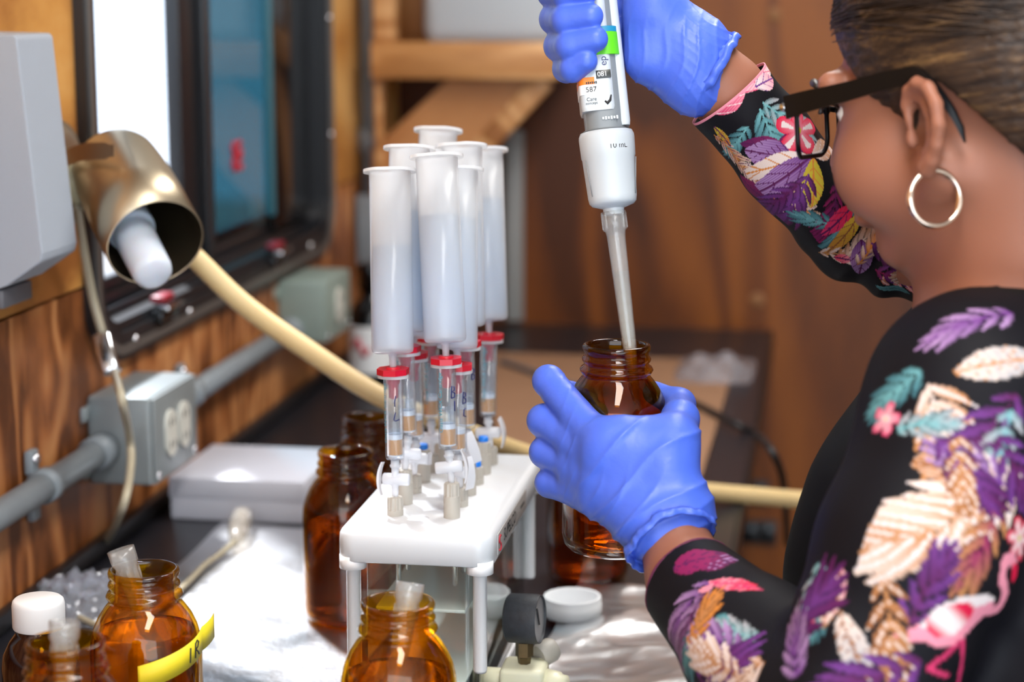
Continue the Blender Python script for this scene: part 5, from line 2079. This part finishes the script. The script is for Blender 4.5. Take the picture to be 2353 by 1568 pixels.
def m_frond(x, y, L, W, sp, ca, cb, ang=30, duty=.62, cc=None):
    """palm frond from (0,0) along +x: separate lens-shaped leaflets swept forward on both sides"""
    n = max(5, int(L / (.0105 * FS[0])))
    m = (np.abs(y) < .0007) & (x > 0) & (x < L * .9)
    col = np.tile(COLS[ca], (len(x), 1))
    ll = W * 1.45 * FS[1]
    for i in range(n + 1):
        t = i / n
        for sd in (-1, 1):
            bx_ = L * (.04 + .86 * t)
            a = radians(52 - 34 * t) * sd * (1 + .06 * sin(i * 2.3 + sd))
            ln = ll * (math.sin(pi * (.18 + .66 * t)) ** .7) * (.88 + .12 * sin(i * 1.9 + sd * 2))
            if i == n:
                a *= .15
                if sd < 0:
                    continue
            u_ = (x - bx_) * cos(a) + y * sin(a)
            v_ = -(x - bx_) * sin(a) + y * cos(a)
            q = u_ / ln
            v_ = v_ + sd * .16 * ln * q * q
            hw = .085 * ln * FS[0] + .0011
            inside = (q > 0) & (q < 1)
            w = hw * np.sin(pi * np.clip(.12 + .88 * q, 0, 1)) ** .8
            k = inside & (np.abs(v_) < w)
            if not k.any():
                continue
            cl_ = lerp(COLS[ca], COLS[cb], .15 + .9 * q[k] + .25 * sin(i * 1.7 + sd))
            mid = np.abs(v_[k]) < .22 * w[k]
            if cc:
                cl_ = np.where(mid[:, None], COLS[cc], cl_)
            else:
                cl_ = np.where((v_[k] * sd > .35 * w[k])[:, None], cl_ * .55, cl_)
            col[k] = cl_
            m |= k
    return m, col


def m_fan(x, y, R, n, spread, ca, cb, cc=None):
    th = np.arctan2(y, x)
    r = np.hypot(x, y)
    k = (th / radians(spread) + .5) * n
    fr = k - np.floor(k)
    inside = (np.abs(th) < radians(spread) / 2) & (r < R * (.75 + .25 * np.sin(np.floor(k) * 2.1 + 1))) & (r > R * .06)
    w = .42 * (1 - (r / R) ** 2) + .06
    m = inside & (np.abs(fr - .5) < w)
    col = lerp(COLS[ca], COLS[cb], r / R)
    if cc:
        col = np.where((np.abs(fr - .38) < .08)[:, None], COLS[cc], col)
    return m, col


def m_flower(x, y, R, n, ca, cb, cc, rot=0.3):
    th = np.arctan2(y, x) + rot
    r = np.hypot(x, y)
    pet = np.abs(np.cos(n / 2 * th))
    edge = R * (.42 + .58 * pet ** .7)
    m = r < edge
    s = r / np.maximum(edge, 1e-6)
    streak = (np.abs(np.sin(n / 2 * th)) < .42) & (s > .22) & (s < .78)
    col = lerp(COLS[ca], COLS[cb], s)
    col = np.where(streak[:, None], COLS[cc], col)
    col = np.where((r < .12 * R)[:, None], COLS['yellow'], col)
    return m, col


def m_leaf(x, y, L, W, ca, cb, vein='plum', nv=7):
    t = x / L
    w = W * np.sin(pi * np.clip(t, 0, 1)) ** .8
    m = (t > 0) & (t < 1) & (np.abs(y) < w)
    col = lerp(COLS[ca], COLS[cb], t + .3 * np.sin(40 * y / W))
    vn = np.abs(np.sin((x - np.abs(y) * 1.2) / L * pi * nv)) < .16
    col = np.where(vn[:, None] | (np.abs(y) < .0006)[:, None], COLS[vein], col)
    return m, col


def seg(x, y, ax_, ay, bx_, by):
    dx, dy = bx_ - ax_, by - ay
    t = np.clip(((x - ax_) * dx + (y - ay) * dy) / (dx * dx + dy * dy), 0, 1)
    return np.hypot(x - ax_ - t * dx, y - ay - t * dy)


def m_flamingo(x, y, S):
    x, y = x / S, y / S
    body = ((x + .05) / .52) ** 2 + ((y - .05 * x) / .24) ** 2 < 1
    tail = (x < -.35) & (x > -.85) & (np.abs(y - .02 - .12 * (x + .35)) < .13 * (x + .88) / .5)
    nk = [(.38, -.08), (.55, -.12), (.66, .05), (.60, .28), (.68, .46), (.82, .44), (.86, .32)]
    neck = np.zeros_like(x, bool)
    for a, b_ in zip(nk[:-1], nk[1:]):
        neck |= seg(x, y, *a, *b_) < .065
    beak = seg(x, y, .86, .30, .84, .18) < .06
    legs = (seg(x, y, -.02, -.2, -.10, -.85) < .032) | (seg(x, y, .05, -.2, -.55, -.42) < .032) | (seg(x, y, -.55, -.42, -.30, -.60) < .03)
    m = body | tail | neck | beak | legs
    col = np.tile(COLS['pink'], (len(x), 1))
    wing = ((x + .15) / .34) ** 2 + ((y - .03) / .17) ** 2 < 1
    col = np.where(wing[:, None], lerp(COLS['white'], COLS['red'], .5 + .7 * np.sin(9 * x + 7 * y)), col)
    col = np.where((body & ~wing & (y > .05))[:, None], COLS['white'], col)
    col = np.where(legs[:, None] & ~body[:, None], COLS['hot'], col)
    col = np.where(beak[:, None], COLS['red'], col)
    return m, col


# motifs: (frame x, frame y, direction in degrees in the frame with 0 = right and 90 = up, kind, args)
MM = .001


def paint(C, x, y, kind, a):
    fn = dict(frond=m_frond, fan=m_fan, flower=m_flower, leaf=m_leaf, flamingo=m_flamingo)[kind]
    m, col = fn(x, y, *a)
    C[m] = col[m]


def paint_surface(V, Nn, motifs, base, thick=.035):
    px, py = project(V)
    front = (Nn @ _FW) < .05
    C = np.tile(base, (len(V), 1))
    for mx_, my_, ang, kind, a in motifs:
        d2 = np.where(front, (px - mx_) ** 2 + (py - my_) ** 2, 1e12)
        i = int(np.argmin(d2))
        p0, n0 = V[i], Nn[np.argsort(((V - V[i]) ** 2).sum(1))[:60]].mean(0)
        n0 /= np.linalg.norm(n0)
        e = _R * cos(radians(ang)) + _UP * sin(radians(ang))
        e = e - n0 * (e @ n0)
        e /= np.linalg.norm(e)
        b_ = np.cross(n0, e)
        d = V - p0
        dist = (d ** 2).sum(1)
        sel = np.nonzero((dist < .12 ** 2) & (np.abs(d @ n0) < thick) & (Nn @ n0 > .15))[0]
        if len(sel) == 0:
            continue
        sub = C[sel]
        paint(sub, d[sel] @ e, d[sel] @ b_, kind, a)
        C[sel] = sub
    return C


# trunk and near sleeve as one garment surface
lo_pts = [SL_N, EL_N, P(1500, 1568, 1.2), P(2500, 700, 1.35), P(2500, 1750, 1.05), P(1800, 1750, 1.35), NECK, SH_F, P(2480, 1750, 1.4)]
G = grid_sdf(np.min(lo_pts, axis=0) - .07, np.max(lo_pts, axis=0) + .07, .0019)
add_chain(G, [SH_N, UA_N, EL_N, FA_N, SL_N], [.062, .058, .050, .043, .0335], .012)
add_cone(G, SH_N, P(2420, 840, 1.24), .060, .070, .03)
add_cone(G, P(2420, 900, 1.24), P(2440, 1750, 1.22), .085, .105, .03)
BACKC = [P(2420, 900, 1.24), P(2440, 1750, 1.22)]
TOR = [P(2265, 880, 1.325), P(2150, 1180, 1.325), P(2125, 1330, 1.325), P(2120, 1750, 1.335)]
TRR = [.070, .084, .090, .092]
add_chain(G, TOR, TRR, .020)
add_cone(G, TOR[0], SH_F, .05, .042, .03)
# open the neck and the cuff
ax3 = [(G['lo'][i] + G['h'] * np.arange(G['n'][i])).astype(np.float32) for i in range(3)]
X = np.meshgrid(*ax3, indexing='ij')
nd = NECK - Hd(-.02, 0, -.05)
nd /= np.linalg.norm(nd)
col_c = P(2318, 735, 1.275)
dc = sum(nd[i] * (X[i] - col_c[i]) for i in range(3))
rn = np.sqrt(np.maximum(sum((X[i] - col_c[i] - nd[i] * dc) ** 2 for i in range(3)), 0))
hole = np.maximum(-dc - 0.0, rn - .080)
G['F'] = np.maximum(G['F'], -np.maximum(dc * 1.0 - .0, rn - .085).astype(np.float32) * 1.0) if False else np.maximum(G['F'], np.where(rn < .09, -dc, -1.0).astype(np.float32))
fd = SL_N - FA_N
fd /= np.linalg.norm(fd)
df = sum(fd[i] * (X[i] - SL_N[i]) for i in range(3)).astype(np.float32)
rf = np.sqrt(sum((X[i] - SL_N[i]) ** 2 for i in range(3)))
G['F'] = np.where(rf < .06, np.maximum(G['F'], df), G['F'])
V, Q = surface(G, 2)
d_t = np.full(len(V), 1.0)
d_a = np.full(len(V), 1.0)
VX = [V[:, i] for i in range(3)]
for i in range(3):
    d_t = np.minimum(d_t, d_cone(VX, TOR[i], TOR[i + 1], TRR[i], TRR[i + 1]))
arm = [(SH_N, UA_N, .062, .058), (UA_N, EL_N, .058, .050), (EL_N, FA_N, .050, .043), (FA_N, SL_N, .043, .0335), (SH_N, P(2420, 840, 1.24), .06, .07), (BACKC[0], BACKC[1], .085, .105)]
for a, b_, r1, r2 in arm:
    d_a = np.minimum(d_a, d_cone(VX, a, b_, r1, r2))
del X, dc, rn, rf, df, G
Nn = normals(V, Q)
# soft folds
px, py = project(V)
fold = .0016 * np.sin((px * .8 + py * .35) / 34 + 2 * np.sin(py / 90)) * np.clip((py - 1330) / 120, 0, 1)
fold += .0014 * np.sin((px * .5 - py) / 40 + np.sin(px / 60)) * np.clip(1 - np.abs(py - 1450) / 160, 0, 1)
V = V + Nn * fold[:, None]
near_motifs = [
    # shoulder
    (2130, 880, -62, 'frond', (.085, .030, .0085, 'cream', 'tan', 38, .62, 'white')),
    (2120, 850, 200, 'frond', (.040, .018, .006, 'teal', 'dteal')),
    (2190, 860, 10, 'leaf', (.05, .010, 'cream', 'grey', 'tan')),
    (2110, 800, 0, 'flower', (.014, 5, 'white', 'red', 'pink')),
    (2085, 835, 0, 'flower', (.012, 5, 'white', 'red', 'pink')),
    (2260, 760, -10, 'leaf', (.045, .012, 'cream', 'tan', 'tan')),
    (2330, 720, 200, 'frond', (.05, .016, .006, 'purple', 'lav')),
    (2340, 900, 230, 'frond', (.060, .022, .006, 'plum', 'purple')),
    (2330, 940, 250, 'frond', (.055, .016, .007, 'teal', 'grey')),
    # edge by the chest
    (2060, 930, 60, 'frond', (.045, .016, .006, 'teal', 'dteal')),
    (2035, 965, 0, 'flower', (.011, 5, 'white', 'hot', 'pink')),
    (2060, 985, -5, 'frond', (.035, .012, .006, 'teal', 'grey')),
    (2010, 1030, -8, 'frond', (.070, .024, .0075, 'purple', 'lav')),
    (2005, 1040, -75, 'leaf', (.034, .015, 'mag', 'plum', 'plum', 5)),
    # tan fronds
    (2350, 1110, 200, 'frond', (.115, .032, .009, 'tan', 'cream', 36, .66, 'white')),
    (2353, 1105, 170, 'leaf', (.060, .013, 'white', 'tan', 'brown')),
    (2330, 1130, 150, 'frond', (.050, .016, .007, 'purple', 'lav')),
    (2300, 1160, 235, 'frond', (.055, .020, .007, 'mag', 'tan')),
    (1940, 1140, -70, 'frond', (.085, .026, .0085, 'cream', 'tan', 36, .62, 'white')),
    (1935, 1100, -80, 'leaf', (.035, .008, 'yellow', 'orange', 'tan')),
    (2040, 1238, 0, 'flower', (.0155, 6, 'white', 'red', 'white')),
    (2345, 1240, 0, 'flower', (.0135, 6, 'white', 'red', 'white')),
    (1900, 1300, -75, 'frond', (.042, .014, .0045, 'teal', 'dteal')),
    (1885, 1290, -100, 'frond', (.045, .012, .0045, 'teal', 'grey')),
    (1955, 1280, -75, 'frond', (.075, .022, .008, 'tan', 'brown', 36, .62, 'cream')),
    (1935, 1290, -95, 'leaf', (.04, .007, 'pink', 'cream', 'tan')),
    (1870, 1390, 250, 'leaf', (.022, .006, 'hot', 'pink', 'plum')),
    # lower sleeve and flamingo
    (2050, 1420, 120, 'frond', (.055, .022, .008, 'purple', 'plum')),
    (2080, 1440, 60, 'frond', (.050, .018, .008, 'plum', 'purple')),
    (2210, 1420, 8, 'flamingo', (.050,)),
    (1990, 1540, 0, 'flower', (.0165, 6, 'white', 'red', 'white')),
    (1900, 1450, -50, 'leaf', (.05, .008, 'grey', 'cream', 'plum')),
    (1800, 1500, 20, 'frond', (.055, .024, .008, 'purple', 'plum')),
    # forearm
    (1590, 1300, 8, 'leaf', (.028, .013, 'mag', 'plum', 'lav', 4)),
    (1545, 1310, 5, 'leaf', (.030, .012, 'mag', 'mag', 'plum', 4)),
    (1640, 1335, 215, 'frond', (.050, .020, .006, 'purple', 'lav')),
    (1630, 1360, 245, 'frond', (.045, .016, .006, 'plum', 'lav')),
    (1690, 1420, 190, 'frond', (.045, .018, .006, 'teal', 'dteal')),
    (1625, 1340, -40, 'leaf', (.040, .006, 'pink', 'red', 'hot')),
    (1640, 1350, 150, 'leaf', (.012, .003, 'pink', 'pink', 'pink')),
    (1740, 1470, 140, 'frond', (.035, .014, .006, 'teal', 'grey')),
    (1760, 1520, 165, 'frond', (.075, .022, .008, 'tan', 'cream', 36, .66, 'white')),
    (1740, 1530, 185, 'leaf', (.050, .009, 'cream', 'tan', 'brown')),
    (1700, 1490, 150, 'frond', (.045, .018, .007, 'purple', 'lav')),
    (1590, 1500, 100, 'frond', (.035, .014, .007, 'tan', 'orange')),
    (1600, 1560, 20, 'frond', (.050, .018, .007, 'plum', 'purple')),
    (2030, 1330, -80, 'frond', (.060, .018, .008, 'tan', 'brown', 36, .62, 'cream')),
    (1930, 1400, -60, 'leaf', (.045, .008, 'cream', 'grey', 'brown')),
    (2150, 1010, -50, 'frond', (.050, .018, .008, 'purple', 'plum')),
    (2200, 1000, -85, 'frond', (.045, .014, .008, 'tan', 'brown', 36, .62, 'cream')),
    (2290, 1000, -60, 'frond', (.050, .018, .008, 'plum', 'purple')),
    (1830, 1560, 120, 'frond', (.040, .018, .008, 'purple', 'lav')),
    (1700, 1560, 160, 'frond', (.050, .020, .008, 'tan', 'cream', 36, .62, 'white')),
    (2120, 1520, 200, 'frond', (.060, .020, .008, 'plum', 'purple')),
]
C = paint_surface(V, Nn, near_motifs, BLACK, .03)
front_black = d_t < d_a - .003
C[front_black] = np.array(lin((11, 12, 15)))
dcv = (V - col_c) @ nd
rcv = np.linalg.norm((V - col_c) - dcv[:, None] * nd, axis=1)
C[(dcv < .012) & (rcv < .10)] = np.array(lin((11, 14, 15)))
C[(V[:, 2] < .02) & (py > 1440) & (px > 2240) & ((px - 2240) > (1600 - py) * .8)] = np.array(lin((8, 8, 9)))
shirt = pchild('shirt', fast_mesh('shirt', V - PB, Q, m_print, C))
shirt['label'] = 'black jersey shirt printed with tropical leaves, flowers and a flamingo'
# cuff hem on the near sleeve
hem = []
u_ = _R - fd * (_R @ fd)
u_ /= np.linalg.norm(u_)
w_ = np.cross(fd, u_)
for t in np.linspace(0, 2 * pi, 49):
    hem.append(SL_N - fd * .0012 + (.0325 + .0003 * sin(7 * t)) * (u_ * cos(t) + w_ * sin(t)) - PB)
MB().tube(hem, .0014, 8, False).build('sleeve_hem', principled('plum_hem', (92, 26, 62), .7), shirt)

# far sleeve: a finely gridded tube so that its print stays crisp
fpath = [P(1674, 214, 1.411), P(1722, 272, 1.415), P(1780, 342, 1.421), P(1850, 428, 1.432), P(1915, 498, 1.447), P(1965, 540, 1.458), P(2040, 566, 1.462), P(2130, 586, 1.460), P(2240, 606, 1.452), P(2330, 630, 1.44)]
frad = [.0335, .0325, .0320, .0322, .0330, .0345, .0350, .0360, .0380, .042]
fp_ = np.array(spline(fpath, 48))
fr_ = np.interp(np.linspace(0, 1, len(fp_)), np.linspace(0, 1, len(frad)), frad)
T = np.gradient(fp_, axis=0)
T /= np.linalg.norm(T, axis=1)[:, None]
S = np.concatenate([[0], np.cumsum(np.linalg.norm(np.diff(fp_, axis=0), axis=1))])
NA = 300
u_ = -_FW - T[0] * (-_FW @ T[0])
u_ /= np.linalg.norm(u_)
rows, uvs = [], []
th = 2 * pi * np.arange(NA) / NA
for i in range(len(fp_)):
    u_ = u_ - T[i] * (u_ @ T[i])
    u_ /= np.linalg.norm(u_)
    w_ = np.cross(T[i], u_)
    s = S[i]
    el = math.exp(-((s - .172) / .040) ** 2)
    rip = .0022 * np.sin(s * 210 + 2.2 * np.sin(th * 1 + .5) + .6 * np.sin(3 * th)) * (.10 + .95 * el)
    rip = rip + .0012 * np.sin(s * 60 + 2 * th + 1) + .0010 * np.sin(s * 95 - 3 * th)
    rip = rip * min(1, s / .02)
    r_ = fr_[i] + rip
    rows.append(fp_[i] + (u_ * (r_ * np.cos(th))[:, None].T.T if False else np.outer(r_ * np.cos(th), u_) + np.outer(r_ * np.sin(th), w_)) if True else None)
    uvs.append(np.stack([np.full(NA, s), (th + pi) % (2 * pi) - pi], 1))
V = np.concatenate(rows)
n_ = len(fp_)
ii = np.arange(n_ - 1)[:, None] * NA
kk = np.arange(NA)[None, :]
k2 = (kk + 1) % NA
Q = np.stack([ii + kk, ii + k2, ii + NA + k2, ii + NA + kk], -1).reshape(-1, 4)
Nn = normals(V, Q)
if np.mean((Nn * (V - np.repeat(fp_, NA, 0))).sum(1)) < 0:
    Q = Q[:, ::-1]
    Nn = -Nn
FS[:] = [.62, .9]
far_motifs = [
    (1690, 205, 50, 'leaf', (.045, .012, 'pink', 'white', 'hot', 5)),
    (1640, 262, 50, 'leaf', (.030, .010, 'hot', 'pink', 'white', 4)),
    (1735, 200, 30, 'leaf', (.022, .007, 'white', 'pink', 'purple', 3)),
    (1745, 250, -60, 'frond', (.055, .024, .0062, 'teal', 'dteal', 26, .55)),
    (1752, 235, -25, 'frond', (.045, .018, .0060, 'teal', 'grey', 28, .55)),
    (1720, 290, 240, 'frond', (.030, .012, .0055, 'teal', 'dteal', 28, .5)),
    (1640, 310, -50, 'frond', (.055, .012, .0060, 'orange', 'cream', 34, .6, 'plum')),
    (1690, 370, -20, 'frond', (.060, .014, .0065, 'tan', 'cream', 34, .62, 'plum')),
    (1640, 290, -70, 'leaf', (.020, .004, 'yellow', 'orange', 'plum')),
    (1725, 430, -5, 'frond', (.045, .016, .0070, 'orange', 'cream', 40, .55)),
    (1700, 400, -50, 'leaf', (.030, .008, 'mag', 'plum', 'plum')),
    (1850, 290, 235, 'leaf', (.040, .012, 'plum', 'mag', 'purple', 4)),
    (1800, 330, 180, 'leaf', (.030, .006, 'mag', 'plum', 'plum', 3)),
    (1835, 300, 0, 'flower', (.019, 5, 'pink', 'red', 'white', .9)),
    (1825, 365, 170, 'leaf', (.036, .011, 'purple', 'lav', 'plum', 6)),
    (1865, 360, 195, 'leaf', (.044, .009, 'white', 'cream', 'orange', 4)),
    (1865, 358, 220, 'leaf', (.046, .010, 'purple', 'lav', 'plum', 5)),
    (1865, 355, 20, 'leaf', (.026, .008, 'cream', 'orange', 'white', 4)),
    (1868, 360, -85, 'leaf', (.036, .008, 'yellow', 'yellow', 'orange', 5)),
    (1900, 330, -30, 'leaf', (.030, .009, 'white', 'tan', 'orange', 4)),
    (1860, 400, 250, 'frond', (.060, .020, .0060, 'purple', 'plum', 32, .5)),
    (1840, 420, 225, 'frond', (.050, .016, .0060, 'plum', 'purple', 32, .5)),
    (1920, 420, -95, 'frond', (.040, .014, .0060, 'plum', 'mag', 32, .5)),
    (1930, 520, 165, 'frond', (.036, .012, .0065, 'teal', 'dteal', 30, .5)),
    (1960, 450, 250, 'frond', (.040, .010, .0060, 'teal', 'dteal', 30, .5)),
    (1960, 470, 225, 'leaf', (.030, .007, 'red', 'hot', 'plum', 4)),
    (1975, 490, 240, 'leaf', (.034, .006, 'yellow', 'orange', 'brown', 4)),
    (1880, 580, 25, 'frond', (.045, .012, .0055, 'tan', 'cream', 34, .62, 'white')),
    (1930, 600, 50, 'frond', (.040, .014, .0055, 'cream', 'tan', 34, .6)),
    (1915, 590, 10, 'leaf', (.014, .004, 'red', 'pink', 'plum')),
    (1980, 550, -80, 'leaf', (.032, .008, 'purple', 'lav', 'plum', 4)),
    (1970, 610, 70, 'frond', (.040, .010, .0050, 'orange', 'cream', 34, .6)),
    (2000, 560, -30, 'frond', (.060, .018, .0065, 'purple', 'plum', 30, .55)),
    (2020, 640, -10, 'frond', (.050, .012, .0055, 'tan', 'pink', 34, .6, 'white')),
    (2010, 620, -15, 'frond', (.055, .012, .0060, 'mag', 'purple', 34, .5)),
    (2010, 655, -20, 'leaf', (.024, .003, 'teal', 'dteal', 'dteal')),
    (2090, 590, -20, 'frond', (.050, .018, .0065, 'purple', 'lav', 30, .5)),
    (2160, 610, -160, 'frond', (.032, .014, .0075, 'cream', 'tan', 40, .6)),
    (2150, 640, 190, 'frond', (.030, .012, .0070, 'orange', 'cream', 40, .6)),
]
C = paint_surface(V, Nn, far_motifs, BLACK, .028)
edge = np.repeat(S, NA) < .0016
C[edge] = COLS['pink']
slv = pchild('sleeve', fast_mesh('sleeve', V - PB, Q, m_print, C), shirt)
sol = slv.modifiers.new('solid', 'SOLIDIFY')
sol.thickness = .0009
sol.offset = -1

# ------------------------------------------------------------------ lower body, below the frame
hipc = P(2270, 1820, 1.30)
hip = np.array([max(hipc[0], .16), hipc[1], -.12])
G = grid_sdf(hip + np.array([-.24, -.28, FLOOR - hip[2] + .0]), hip + np.array([.28, .28, .16]), .009)
add_ell(G, hip, np.eye(3), (.15, .17, .12), .03)
add_cone(G, hip + np.array([0, 0, .10]), hip, .12, .14, .03)
for s in (-1, 1):
    kn = hip + np.array([-.03, s * .10, -.38])
    an = np.array([hip[0] + .02, hip[1] + s * .11, FLOOR + .09])
    add_chain(G, [hip + np.array([0, s * .08, -.06]), kn, an], [.085, .062, .050], .02)
V, Q = surface(G, 2)
tr = pchild('trousers', fast_mesh('trousers', V - PB, Q, m_trouser))
del G
for s in (-1, 1):
    an = np.array([hip[0] + .02, hip[1] + s * .11, FLOOR])
    G = grid_sdf(an + np.array([-.22, -.07, -.01]), an + np.array([.09, .07, .14]), .006)
    add_cone(G, an + np.array([.02, 0, .045]), an + np.array([-.14, 0, .035]), .042, .034, .01)
    add_cone(G, an + np.array([.01, 0, .05]), an + np.array([.01, 0, .10]), .042, .045, .02)
    V, Q = surface(G, 1)
    V[:, 2] = np.maximum(V[:, 2], FLOOR + .001)
    pchild('shoe', fast_mesh('shoe', V - PB, Q, m_shoe))
    del G
